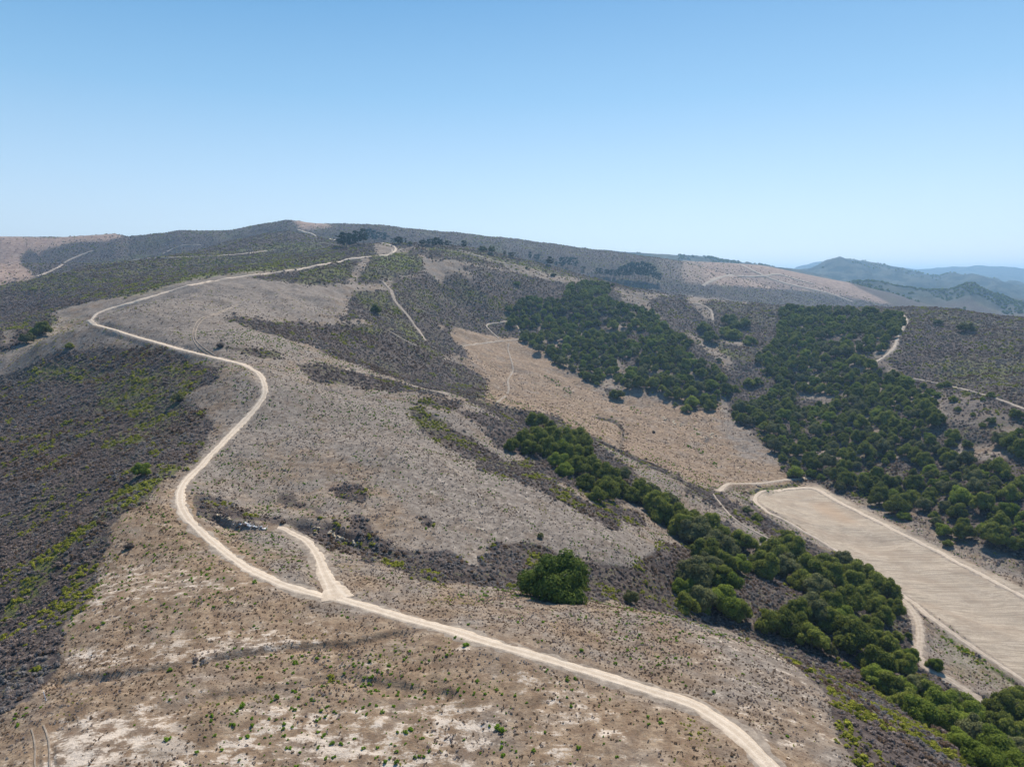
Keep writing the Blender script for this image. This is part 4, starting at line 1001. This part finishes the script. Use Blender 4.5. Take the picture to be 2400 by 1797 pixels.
def wood(poly, gap, ymin, ymax, seed, thin):
    r = np.random.default_rng(seed); a = np.array(poly); out = []
    g = np.array([at_depth(u, 900, 1) for u in (a[:, 0].min(), a[:, 0].max())])
    n = 26000; Y = np.sqrt(ymin ** 2 + (ymax ** 2 - ymin ** 2) * r.random(n)); X = Y * (g[0][0] + (g[1][0] - g[0][0]) * r.random(n)) * 1.02
    w = 7.5 + 11.5 * r.random(n) ** 1.2; z = H(X, Y); uu, vv, _ = project(X, Y, z + w * .4)
    ok = pip(uu, vv, poly); X, Y, w = X[ok], Y[ok], w[ok]
    keep = fbm(X, Y, 30, seed, 3) < thin(X, Y); X, Y, w = X[keep], Y[keep], w[keep]
    have = [(p[0], p[1], p[2]) for p in placed]; cell = {}
    def put(p): cell.setdefault((int(p[0] // 16), int(p[1] // 16)), []).append(p)
    for p in have: put(p)
    for x, y, s in zip(X, Y, w):
        cx, cy = int(x // 16), int(y // 16); bad = False
        for i in (-1, 0, 1):
            for j in (-1, 0, 1):
                for p in cell.get((cx + i, cy + j), ()):
                    if math.hypot(x - p[0], y - p[1]) < gap * (s + p[2]) / 2: bad = True
        if not bad: put((x, y, s)); out.append((x, y, s))
    return out
mid = wood(MIDDLE, .80, 640, 1450, 5, lambda X, Y: np.full(len(X), .27))
rgt = wood(RIGHT, .80, 430, 1250, 6, lambda X, Y: np.where(Y < 640, .17, .28))
print('woods', len(mid), len(rgt), 'explicit', len(placed))
allw = [(p, 'm') for p in mid] + [(p, 'r') for p in rgt]
def seen_px(p):
    """apparent width in the frame, nought when hidden behind ground"""
    x, y, w = p; z = float(H(x, y)[0]) + .6 * w; u, v, f = project(x, y, z)
    if not (-20 < u < 2420 and 0 < v < 1830): return 0
    t = np.linspace(.1, .97, 60); hx = H(x * t, y * t); los = CAMZ + (z - CAMZ) * t
    return w / f * FPX * (.05 if (hx > los).any() else 1)
allw.sort(key=lambda q: -seen_px(q[0]))
n_single = max(0, 300 - len(placed))
def wood_label(p, c):
    if c == 'm':
        return (('oak in the lower edge of the middle wood facing the brown valley floor', 'oaks along the lower edge of the middle wood') if p[1] < 900 else
                ('oak inside the upper part of the middle wood on the hillside', 'oaks in the upper middle wood'))
    if p[1] < 640: return ('oak on the steep wooded slope right above the pale field', 'oaks on the slope right above the field')
    if p[1] < 850: return ('oak in the lower half of the large wood on the right slope', 'oaks in the lower half of the right wood')
    return ('oak in the upper half of the large wood on the right slope', 'oaks in the upper half of the right wood')
for p, c in allw[:n_single]:
    lb, gp = wood_label(p, c)
    add_oak(p[0], p[1], p[2], lb, gp, int(ODD.choice([0, 0, 1, 3, 4, 2, 1, 4])), tall=1.0)
rest = [q[0] for q in allw[n_single:]]
if rest:
    X = np.array(rest)
    both = []
    for cm, tm in OAKS:
        bmx = bmesh.new(); bmx.from_mesh(cm); tone_l = bmx.faces.layers.float.get('leaf_tone'); nf = len(bmx.faces); bmx.from_mesh(tm)
        m2 = bpy.data.meshes.new('oak_whole'); bmx.faces.ensure_lookup_table()
        for f in bmx.faces[nf:]: f.material_index = 1
        bmx.to_mesh(m2); bmx.free(); m2.materials.append(cm.materials[0]); m2.materials.append(bk); both.append(m2)
    scatter('oak_wood', 'remaining oaks of the two woods on the far slopes', np.c_[X[:, 0], X[:, 1], H(X[:, 0], X[:, 1])], X[:, 2] / .94, rng.random(len(X)) * 6.28,
            rng.choice([0, 0, 1, 3, 4, 2, 1, 4], len(X)), np.zeros(len(X)), both, zs=X[:, 2] / .94 * 1.02)
# eucalyptus rows: (x, top, foot, width) in the zoomed photo
EU = [('b', [(90,165,330,110),(180,130,345,130),(260,150,330,110),(130,190,340,110),(220,180,340,110),(330,110,300,110),(400,90,285,120),(470,85,270,120),(540,110,262,90),(300,150,310,90)],
        'tall dark eucalyptus in the dense clump left of the road on the crest', 'eucalyptus clump left of the crest road'),
      ('b', [(640,130,265,120)], 'dark eucalyptus standing right where the road passes over the crest', None),
      ('b', [(790,212,282,80),(850,190,287,110),(890,215,288,60)], 'low dark eucalyptus in the small group right of the crest road', 'first small group right of the crest road'),
      ('b', [(945,210,292,30)], 'thin single eucalyptus between two groups on the crest', None),
      ('b', [(1160,230,307,95),(1260,215,315,80),(1350,200,322,110),(1310,225,322,90),(1400,230,322,80),(1490,240,328,85)], 'dark eucalyptus in the broad group on the crest line', 'broad group on the crest line'),
      ('b', [(1700,240,352,80)], 'slender eucalyptus alone right of the broad crest group', None),
      ('b', [(1935,300,388,130)], 'round yellowish tree on the crest', None),
      ('b', [(2060,280,404,100)], 'dark upright eucalyptus beside the round yellowish tree', None),
      ('b', [(1000,240,300,75)], 'small yellowish tree in a gap of the crest row', None),
      ('c', [(15,150,212,42)], 'short pointed dark tree on the crest', None),
      ('c', [(115,170,238,95)], 'small open tree right of the short pointed one', None),
      ('c', [(345,165,272,50),(430,195,288,105)], 'eucalyptus of the pair halfway down the crest', 'pair of eucalyptus halfway down the crest'),
      ('c', [(540,270,312,62),(600,225,347,110),(680,290,352,52)], 'eucalyptus of the loose trio on the descending crest', 'loose trio on the descending crest'),
      ('c', [(765,235,387,105),(830,230,372,60),(905,230,398,105)], 'tall eucalyptus of the three above the middle wood', 'three tall eucalyptus above the middle wood'),
      ('c', [(1030,350,402,52)], 'small tree right of the three tall eucalyptus', None),
      ('c', [(1235,370,480,90),(1340,390,485,75),(1430,390,512,85),(1385,400,500,60),(1540,350,518,90),(1500,380,515,70),(1620,310,522,95),(1580,330,520,80),(1700,290,523,100),(1665,300,522,80),(1745,300,526,80),(1790,290,528,100),
         (1840,310,530,80),(1880,310,533,100),(1940,350,545,90),(2000,440,562,80)], 'hazy blue green eucalyptus in the long grove in the valley behind the crest', 'eucalyptus grove behind the crest'),
      ]
for z, pts, lb, gp in EU:
    for (x_, t_, f_, w_) in pts:
        (u, v), = [q[:2] for q in zz(z, [(x_, f_)])]; kx = ZM[z][2]
        gx, gy, gz = ground([(u, v)])[0]; _, _, fw = project(gx, gy, gz)
        hh_ = (f_ - t_) * kx / FPX * fw; ww_ = w_ * kx / FPX * fw; kd = int(ODD.integers(0, 4))
        if 'yellowish' in lb:
            add_oak(gx, gy, ww_, lb, gp, 4, 'round_tree', tall=max(.8, hh_ / ww_ * 1.1)); continue
        copy_thing('eucalyptus_tree', [('crown', EUCS[kd][0]), ('trunk', EUCS[kd][1])], (gx, gy, gz - .3), ODD.random() * 6.28, ww_ / .46, hh_ / .97, lb, 'tree', gp)
def where(items, nu=3, nv=3):
    """put each member of a group in words: its third of the group from left to right and from far to near"""
    U = np.array([[*project(*p)[:2]] for p in items]); ru = U[:, 0].argsort().argsort() / max(1, len(U)); rv = U[:, 1].argsort().argsort() / max(1, len(U))
    if nu == 3: hw = ['left', 'middle', 'right']
    else: hw = ['far left', 'left', 'middle', 'right', 'far right']
    vw = ['upper', 'central', 'lower'] if nv == 3 else ['topmost', 'upper', 'central', 'lower', 'bottom']
    return [(vw[int(b * nv)] + ' ' + hw[int(a * nu)]) for a, b in zip(ru, rv)]
AREA = {G: a for G, a in [('oaks of the upper clump in the long draw', 'the upper clump in the long draw'), ('oaks of the middle stretch of the long draw', 'the narrow tree line down the draw'),
  ('oaks past the nose of the grey hill', 'the clump past the grey hill nose'), ('oaks in the top of the grove beside the field', 'the top of the grove beside the field'),
  ('oaks in the front of the grove beside the field', 'the front of the grove beside the field'), ('light green oaks at the bottom right', 'the near thicket at the bottom right'),
  ('dark oaks at the bottom right edge', 'the dark trees behind the bottom right thicket'), ('scattered small oaks on the right slope', 'the scattered oaks on the pale right slope'),
  ('oaks along the lower edge of the middle wood', 'the lower edge of the middle wood'), ('oaks in the upper middle wood', 'the upper middle wood'),
  ('oaks on the slope right above the field', 'the wooded slope above the field'), ('oaks in the lower half of the right wood', 'the lower half of the right wood'), ('oaks in the upper half of the right wood', 'the upper half of the right wood')]}
X0 = None
for G, a in AREA.items():
    L = [q for q in LABELLED if q[0].get('group') == G]
    if not L: continue
    big = len(L) > 20
    ws = where([q[3:6] for q in L], 5 if big else 3, 5 if big else 3); mw = np.median([q[2] for q in L])
    for q, wd_ in zip(L, ws): q[0]['label'] = ('broad ' if q[2] > mw else 'smaller ') + KADJ[q[1]] + ' oak, ' + wd_ + ' in ' + a
EL = [o for o in scene.objects if o.get('group') == 'first small group right of the crest road']
for o, wd_ in zip(sorted(EL, key=lambda o: o.location.x / o.location.y), ('left', 'middle', 'right')): o['label'] = 'low dark eucalyptus, ' + wd_ + ' of three just right of the crest road'
EL = [o for o in scene.objects if o.get('category') == 'tree' and o.get('group') == 'eucalyptus grove behind the crest']
for o, wd_ in zip(EL, where([tuple(o.location) for o in EL], 5, 3)): o['label'] = 'hazy eucalyptus, ' + wd_ + ' in the long grove behind the crest'
EL = [o for o in scene.objects if o.get('category') == 'tree' and o.get('group') == 'eucalyptus clump left of the crest road']
for o, wd_ in zip(EL, where([tuple(o.location) for o in EL], 5, 3)): o['label'] = 'dark eucalyptus, ' + wd_ + ' in the dense clump left of the crest road'
# far ridges carry trees too
fx, fy = [], []
for n_, y0, y1, u0, u1 in [(3000, 2950, 3900, 1950, 2500), (1500, 4250, 5000, 1380, 1800), (900, 5700, 6600, 1780, 2420)]:
    Y = y0 + (y1 - y0) * rng.random(n_); u = u0 + (u1 - u0) * rng.random(n_); X = Y * (u - 1200) / FPX / .99
    kp = fbm(X, Y, 260, 3, 4) > (.02); fx.append(X[kp]); fy.append(Y[kp])
for u in (2301, 2310, 2318): fx.append(np.array([6000 * (u - 1200) / FPX])); fy.append(np.array([6000.]))
fx = np.concatenate(fx); fy = np.concatenate(fy); sz = 8 + 9 * rng.random(len(fx)) * np.clip(fy / 4000, .8, 1.5)
scatter('distant_woodland', 'far off woodland on the blue hills at the right', np.c_[fx, fy, H(fx, fy)], sz, rng.random(len(fx)) * 6.28, rng.integers(0, 4, len(fx)), np.zeros(len(fx)), [o[0] for o in OAKS[:4]])
# ------------------------------------------------------------------ brush and dry tufts nobody could count
x, y = wedge(lambda r: .62 * (1 if r < 300 else (300 / r) ** 1.15 if r < 1300 else .185 * (1300 / r) ** 2), 95, 3000)
s = look(SCB, x, y) + fbm(x, y, 5, 31, 4, .7) * .95 - .08 * (look(FI, x, y) > .02) + (look(SC, x, y) > .9) * .12
ok = (s > .46) & (look(SCB, x, y) > .12) & (look(FI, x, y) < .01) & (look(roadmask_keep, x, y) < .3) & (y < 2900); x, y = x[ok], y[ok]; r = np.hypot(x, y)
gv = look(GR, x, y) + fbm(x, y, 9, 33, 3) * 1.5 + fbm(x, y, 60, 35, 2) * .5
tint = (gv > .62 + .25 * rng.random(len(x))).astype(float)
pale = (fbm(x, y, 25, 37, 3) + (rng.random(len(x)) - .5) * .9 > .26) & (tint == 0); tint[pale] = 3
brn = (fbm(x, y, 30, 39, 3) + (rng.random(len(x)) - .5) * .9 > .22) & (tint == 0); tint[brn] = 2
size = (.7 + 2.0 * rng.random(len(x)) ** 2.2) * np.where(r < 300, 1, (r / 300) ** .42)
scatter('chaparral_brush', 'grey brown and yellow green chaparral covering the uncleared slopes', np.c_[x, y, H(x, y) - .05], size, rng.random(len(x)) * 6.28, rng.integers(0, 5, len(x)), tint, CHAPS, zs=size * (.65 + .5 * rng.random(len(x))))
print('brush', len(x))
x, y = wedge(lambda r: 1.5 * (1 if r < 170 else (170 / r) ** 1.75), 95, 900)
rm_ = look(roadmask_keep, x, y)
ok = (look(SC, x, y) < .5) & (look(FI, x, y) < .5) & (rm_ < .25) & (fbm(x, y, 12, 41, 4) + (rng.random(len(x)) - .5) * .8 - (look(SA, x, y) - .3) * .5 > -.12)
x, y = x[ok], y[ok]; r = np.hypot(x, y)
plat = (x < 60) & (y > 560) & (look(WA, x, y) < .2); kp = ~plat | (rng.random(len(x)) < .6); x, y = x[kp], y[kp]; r = np.hypot(x, y)
t = fbm(x, y, 18, 43, 3) + (rng.random(len(x)) - .5) * .9 + (look(WA, x, y) - .4) * .8
tint = np.where(t > .12, 2, np.where(t < -.28, 3, 0)).astype(float)
gg = look(GR, x, y) + .2 * ((x < -130) & (y > 430)) + fbm(x, y, 7, 45, 2) + (rng.random(len(x)) - .5) * .5; tint[gg > .80] = 1
size = (.28 + .55 * rng.random(len(x)) ** 1.8) * np.where(r < 170, 1, (r / 170) ** .6)
scatter('dry_tufts', 'dead tufts and stubble of cut brush on the cleared slopes', np.c_[x, y, H(x, y) - .04], size, rng.random(len(x)) * 6.28, rng.integers(0, 4, len(x)), tint, TUFTS)
print('tufts', len(x))
# ------------------------------------------------------------------ small green shrubs on the cleared ground
x, y = wedge(lambda r: .28 * (1 if r < 220 else (220 / r) ** .8), 100, 620, 38)
ok = (look(SC, x, y) < .25) & (look(FI, x, y) < .2) & (look(roadmask_keep, x, y) < .15)
x, y = x[ok], y[ok]
den = fbm(x, y, 45, 51, 3) + .9 * fbm(x, y, 9, 53, 2) - .35 * (look(SA, x, y) - .3)
ok = den + (rng.random(len(x)) - .5) * .5 > .22 - .16 * ((y > 240) & (x > -140)); x, y = x[ok], y[ok]
ex = []
for z, pts in [(5, [(880,965,),(850,960),(905,1000),(680,1165),(1105,1465),(1075,1445),(1325,875),(1315,975),(1530,1030),(690,370),(1375,832),(895,1510)]), (4, [(920,1135),(945,1160),(1310,1310),(1495,1290),(1315,1330),(560,880),(530,905),(730,1430),(905,1510)]),
               ('g', [(590,570),(645,560),(820,570),(885,575),(980,715),(1040,680),(1190,770),(1555,1075),(1595,1115),(380,1240),(865,1190)])]:
    ex += [g_ for g_ in ground(zz(z, pts))]
for z, a_, b_, n_ in [(7, (490,830), (600,890), 30), (7, (610,910), (660,950), 16), (7, (1440,1130), (1480,1220), 14), (7, (1390,1270), (1520,1330), 18), (7, (1540,1360), (1610,1420), 14), (7, (1040,1040), (1110,1080), 10), (6, (450,165), (560,150), 16), (6, (1400,950), (1848,1230), 60),(7,(1400,1270),(1440,1300),8)]:
    for _ in range(n_):
        t_ = random.random(); ex.append(ground(zz(z, [(a_[0] + (b_[0] - a_[0]) * t_ + random.gauss(0, 8), a_[1] + (b_[1] - a_[1]) * t_ + random.gauss(0, 7))]))[0])
x = np.r_[[e[0] for e in ex], x]; y = np.r_[[e[1] for e in ex], y]; big = np.r_[np.full(32, 1.6), np.full(len(ex) - 32, 1.5), np.ones(len(x) - len(ex))]
z = H(x, y); uu, vv, fw = project(x, y, z); size = (.42 + .85 * rng.random(len(x)) ** 2.2) * big * np.where(fw < 250, 1, (fw / 250) ** .5); px = size / fw * ((uu > -10) & (uu < 2410) & (vv < 1810))
o_ = np.argsort(-px); x, y, z, size, uu, vv = [q_[o_] for q_ in (x, y, z, size, uu, vv)]
print('shrubs', len(x))
roadv = ROADL['main']
def side(px_, py_):
    i = np.argmin(np.hypot(roadv[:, 0] - px_, roadv[:, 1] - py_)); j = min(i + 3, len(roadv) - 1); i = max(0, j - 6)
    tx, ty = roadv[j, 0] - roadv[i, 0], roadv[j, 1] - roadv[i, 1]
    return tx * (py_ - roadv[i, 1]) - ty * (px_ - roadv[i, 0])
for i in range(min(300, len(x))):
    sd = side(x[i], y[i])
    if sd > 0 and y[i] < 300: lb, gp = 'small bright green shrub on the bare foreground slope left of the near road', 'green shrubs on the foreground slope left of the road'
    elif y[i] < 235: lb, gp = 'small bright green shrub on the straw coloured shoulder right of the near road', 'green shrubs on the shoulder right of the road'
    elif x[i] > 150: lb, gp = 'small green shrub in the low valley near the pale field', 'green shrubs near the field'
    else: lb, gp = 'small bright green shrub on the grey cleared hill beyond the near road', 'green shrubs on the grey hill'
    o = link(bpy.data.objects.new('green_shrub', SHRUBS[i % 4])); o.location = (x[i], y[i], z[i] - .05); o.rotation_euler = (0, 0, random.random() * 6.28); o.scale = (size[i], size[i], size[i] * (.8 + .4 * random.random()))
    o['label'] = lb; o['category'] = 'shrub'; o['group'] = gp
n0 = min(300, len(x))
for G, a in [('green shrubs on the foreground slope left of the road', 'the foreground slope'), ('green shrubs on the shoulder right of the road', 'the shoulder right of the road'),
             ('green shrubs near the field', 'the low ground near the pale field'), ('green shrubs on the grey hill', 'the grey hill beyond the road')]:
    L = [o for o in scene.objects if o.get('group') == G]
    if not L: continue
    ws = where([tuple(o.location) for o in L], 5, 5); md_ = np.median([o.scale[0] for o in L])
    for o, wd_ in zip(L, ws): o['label'] = ('larger' if o.scale[0] > md_ else 'small') + (' upright' if o.scale[2] > o.scale[0] else ' low') + ' green shrub on ' + a + ', ' + wd_ + ' part'
scatter('small_green_shrubs', 'the many smaller green shrubs dotted over the cleared hills', np.c_[x, y, z - .05][n0:], size[n0:], rng.random(len(x) - n0) * 6.28, rng.integers(0, 4, len(x) - n0), np.zeros(len(x) - n0), SHRUBS)
def shrub_thing(z, p, wpx, label, mesh, zs=1.):
    g_ = ground(zz(z, [p]))[0]; _, _, f_ = project(*g_); w_ = wpx * ZM[z][2] / FPX * f_
    o = link(bpy.data.objects.new('shrub', mesh)); o.location = (g_[0], g_[1], g_[2] - .1); o.scale = (w_ * 1.1, w_ * 1.1, w_ * zs); o['label'] = label; o['category'] = 'shrub'; return o
YEL = crown_mesh('yellow_green_shrub', shrub_lobes(301, 9), 500, .03, 302, leaf_mat('yellow_green_leaves', (.14, .15, .025), (.34, .33, .05), .25), core=.8, up=.5)
DARK = crown_mesh('dark_shrub', shrub_lobes(303, 9), 500, .03, 304, leaf_mat('grey_twig_leaves', (.05, .04, .035), (.14, .11, .09), .1), core=.75, up=.5)
shrub_thing(5, (1150,690), 75, 'rounded yellow green shrub left of the big round oak', YEL)
shrub_thing(5, (1562,705), 45, 'small yellow shrub touching the right side of the big round oak', YEL, 1.3)
shrub_thing(6, (883,1105), 42, 'small pale green shrub in brush right of the narrow grey green tree', SHRUBS[1])
shrub_thing(4, (695,470), 70, 'low dark twiggy bush alone on the bare slope left of the road', DARK, .8)
shrub_thing(1, (1420,920), 60, 'grey dry bush alone on the bare plateau inside the road loop', DARK, .9)
shrub_thing(7, (1190,1200), 30, 'bare twiggy bush on the brown valley floor', DARK, 1.2)

# ------------------------------------------------------------------ marker stake, pale stones, fallen branch, fence
def simple(name, col, rough=.6, spec=.3):
    m_, nt_, b_ = mat(name); k_ = NB(nt_); ps = k_.n('ShaderNodeTexCoord').outputs['Object']
    k_.l(k_.mix(k_.ramp(k_.noise(ps, 3., 4, .6), .35, .65), tuple(c * .72 for c in col), col), b_.inputs['Base Color'])
    b_.inputs['Roughness'].default_value = rough; b_.inputs['Specular IOR Level'].default_value = spec; return m_
M_white = simple('white_plastic', (.80, .80, .82)); M_blue = simple('blue_plastic', (.25, .40, .55)); M_stone = simple('chalky_stone', (.74, .72, .70), .9, .1); M_sandst = simple('sandstone', (.62, .50, .34), .9, .1); M_wood = simple('weathered_wood', (.26, .19, .13), .9, .1); M_wire = simple('rusty_wire', (.22, .15, .11), .7, .2)
g_ = ground(zz(4, [(250, 1300)]))[0]
t = bpy.data.objects.new('marker_stake', None); link(t); t.location = g_; t.rotation_euler = (R(3), R(-7), 0); t['label'] = 'thin white marker pole leaning at the brush edge, lower left'; t['category'] = 'pole'
co, fc = [], []; tube(co, fc, (0, 0, -.3), (0, 0, 2.0), .075, .075, 10); link(bpy.data.objects.new('pole', mesh_from('stake_pole', co, fc, M_white))).parent = t
co, fc = [], []; tube(co, fc, (0, 0, 2.0), (0, 0, 2.28), .085, .085, 10); link(bpy.data.objects.new('cap', mesh_from('stake_cap', co, fc, M_white))).parent = t
co, fc = [], []; tube(co, fc, (0, 0, .35), (0, 0, .95), .079, .079, 10); link(bpy.data.objects.new('reflective_band', mesh_from('stake_band', co, fc, M_blue))).parent = t
def rock_mesh(seed, m_):
    r = np.random.default_rng(seed); bmx = bmesh.new(); bmesh.ops.create_icosphere(bmx, subdivisions=2, radius=.5)
    for _ in range(7):
        n = Vector(unit_dirs(1, r)[0]); d = .28 + .15 * r.random()
        for v in bmx.verts:
            e = v.co.dot(n) - d
            if e > 0: v.co -= n * e
    for v in bmx.verts: v.co += Vector(r.normal(size=3) * .015); v.co.z *= .65
    me_ = bpy.data.meshes.new('rock'); bmx.to_mesh(me_); bmx.free(); me_.materials.append(m_); return me_
RW = [rock_mesh(i, M_stone) for i in range(4)]; RS = [rock_mesh(10 + i, M_sandst) for i in range(4)]
for i in range(34):
    a_ = random.random(); u_, v_ = ((560 + 330 * a_, 420 + 20 * a_) if i < 7 else (715 + 330 * a_, 428 + 70 * a_)); v_ += random.gauss(0, 9)
    g_ = ground(zz('g', [(u_, v_)]))[0]
    o = link(bpy.data.objects.new('white_stone', RW[i % 4])); sc_ = .4 + .8 * random.random() ** 2; o.location = (g_[0], g_[1], g_[2] + .1 * sc_); o.rotation_euler = (random.random() * .5, random.random() * .5, random.random() * 6.28); o.scale = (sc_ * 1.3, sc_, sc_)
    if i < 7: o['label'] = 'white chalky stone in the small heap at the left end of the gully'; o['group'] = 'white stones at the left end of the gully'
    else: o['label'] = 'white chalky stone in the long line along the gully by the spur road'; o['group'] = 'white stones along the gully'
    o['category'] = 'stone'
for (z, a_, b_, n_, lb, gp, w_) in [('g', (380,310), (560,370), 10, 'yellowish sandstone block sticking out of brush above the gully', 'sandstone blocks above the gully', .9),
        ('g', (1800,545), (2208,690), 16, 'pale sandstone block along the brush bank right of the spur road', 'sandstone blocks right of the spur road', 1.5),
        (7, (1245,1110), (1385,1160), 16, 'grey sandstone outcrop on the brown valley floor', 'outcrops on the valley floor', 3.2),
        (7, (1480,1240), (1580,1210), 8, 'broken grey rock on the small bank in the valley', 'rocks on the small valley bank', 2.4),
        ('g', (1650,470), (1700,560), 5, 'pale rock in the brush behind the spur road', 'rocks behind the spur road', 1.4)]:
    for i in range(n_):
        t_ = random.random(); g_ = ground(zz(z, [(a_[0] + (b_[0] - a_[0]) * t_ + random.gauss(0, 14), a_[1] + (b_[1] - a_[1]) * t_ + random.gauss(0, 8))]))[0]
        o = link(bpy.data.objects.new('sandstone_block', RS[i % 4])); sc_ = w_ * (.5 + .8 * random.random()); o.location = (g_[0], g_[1], g_[2]); o.rotation_euler = (random.random() * .6, random.random() * .6, random.random() * 6.28); o.scale = (sc_ * 1.5, sc_, sc_)
        o['label'] = lb; o['group'] = gp; o['category'] = 'rock'
for G, a in [('white stones along the gully', 'white chalky stone in the line along the gully'), ('white stones at the left end of the gully', 'white chalky stone in the heap at the left gully end'), ('sandstone blocks above the gully', 'yellowish sandstone block above the gully'),
             ('sandstone blocks right of the spur road', 'pale sandstone block right of the spur road'), ('outcrops on the valley floor', 'grey sandstone outcrop on the brown valley floor'),
             ('rocks on the small valley bank', 'broken grey rock on the small valley bank'), ('rocks behind the spur road', 'pale rock in brush behind the spur road')]:
    L = [o for o in scene.objects if o.get('group') == G]; ms = np.median([o.scale[1] for o in L])
    for o, wd_ in zip(L, where([tuple(o.location) for o in L], 5, 3)): o['label'] = ('larger ' if o.scale[1] > ms else 'smaller ') + a + ', ' + wd_
g1 = ground(zz('g', [(985, 505)]))[0]; g2 = ground(zz('g', [(1062, 470)]))[0]
co, fc = [], []; d_ = np.array(g2) - np.array(g1); L_ = max(4., min(9, float(np.linalg.norm(d_)))); tube(co, fc, (0, 0, .2), (L_ * .55, .2, .45), .14, .10, 6); tube(co, fc, (L_ * .55, .2, .45), (L_, .8, .6), .10, .04, 6); tube(co, fc, (L_ * .5, .15, .4), (L_ * .8, -.9, .9), .06, .02, 5)
o = link(bpy.data.objects.new('fallen_branch', mesh_from('fallen_branch', co, fc, simple('bleached_wood', (.55, .5, .44), .9, .1)))); o.location = g1; o.rotation_euler = (0, 0, math.atan2(d_[1], d_[0])); o['label'] = 'bleached fallen branch lying at the right end of the gully'; o['category'] = 'branch'
# fence along the right side of the field
fl = zz('e', [(560,385),(650,450),(850,560),(1045,665),(1145,712),(1250,770),(1360,830),(1470,885),(1590,940),(1700,990),(1815,1050),(1930,1105),(2025,1160),(2120,1215),(2230,1290),(2350,1360),(2480,1440)])
fp = resample(np.array([g[:2] for g in ground(fl)]), 6.2)
f = bpy.data.objects.new('field_fence', None); link(f); f.location = (fp[0, 0], fp[0, 1], float(H(*fp[0])[0])); f['label'] = 'long wire fence on thin rusty brown posts along the right side of the pale field'; f['category'] = 'fence'
fz = H(fp[:, 0], fp[:, 1]); o3 = np.array(f.location)
co, fc = [], []; tube(co, fc, (0, 0, -.4), (0, 0, 2.3), .09, .08, 6); pm = mesh_from('fence_post', co, fc, M_wood)
for i in range(len(fp)):
    o = link(bpy.data.objects.new('post', pm)); o.parent = f; o.location = (fp[i, 0] - o3[0], fp[i, 1] - o3[1], fz[i] - o3[2]); o.rotation_euler = (random.gauss(0, .02), random.gauss(0, .02), random.random())
for hgt in (.4, .9, 1.4, 1.9, 2.2):
    co, fc = [], []
    for i in range(len(fp) - 1): tube(co, fc, (fp[i, 0] - o3[0], fp[i, 1] - o3[1], fz[i] - o3[2] + hgt), (fp[i + 1, 0] - o3[0], fp[i + 1, 1] - o3[1], fz[i + 1] - o3[2] + hgt), .014, .014, 3)
    link(bpy.data.objects.new('wire', mesh_from('fence_wire', co, fc, M_wire))).parent = f

# ------------------------------------------------------------------ the air: one closed box of thin even haze round everything
top = float(GZ.max()) + 40; bot = float(GZ.min()) - 2
hb = bmesh.new(); bmesh.ops.create_cube(hb, size=1.0)
for v in hb.verts: v.co = Vector((v.co.x * 50000, v.co.y * 50000, (top if v.co.z > 0 else bot)))
hm = bpy.data.meshes.new('haze'); hb.to_mesh(hm); hb.free()
m_ = bpy.data.materials.new('thin_haze'); m_.use_nodes = True; nt = m_.node_tree; nt.nodes.clear()
ov = nt.nodes.new('ShaderNodeOutputMaterial'); pv = nt.nodes.new('ShaderNodeVolumePrincipled'); pv.inputs['Color'].default_value = (*HAZE_COL, 1); pv.inputs['Density'].default_value = HAZE_DENS; pv.inputs['Anisotropy'].default_value = HAZE_G
nt.links.new(pv.outputs[0], ov.inputs['Volume']); hm.materials.append(m_)
hz = link(bpy.data.objects.new('haze', hm)); hz['kind'] = 'stuff'; hz['label'] = 'thin blue haze filling the air over the hills'
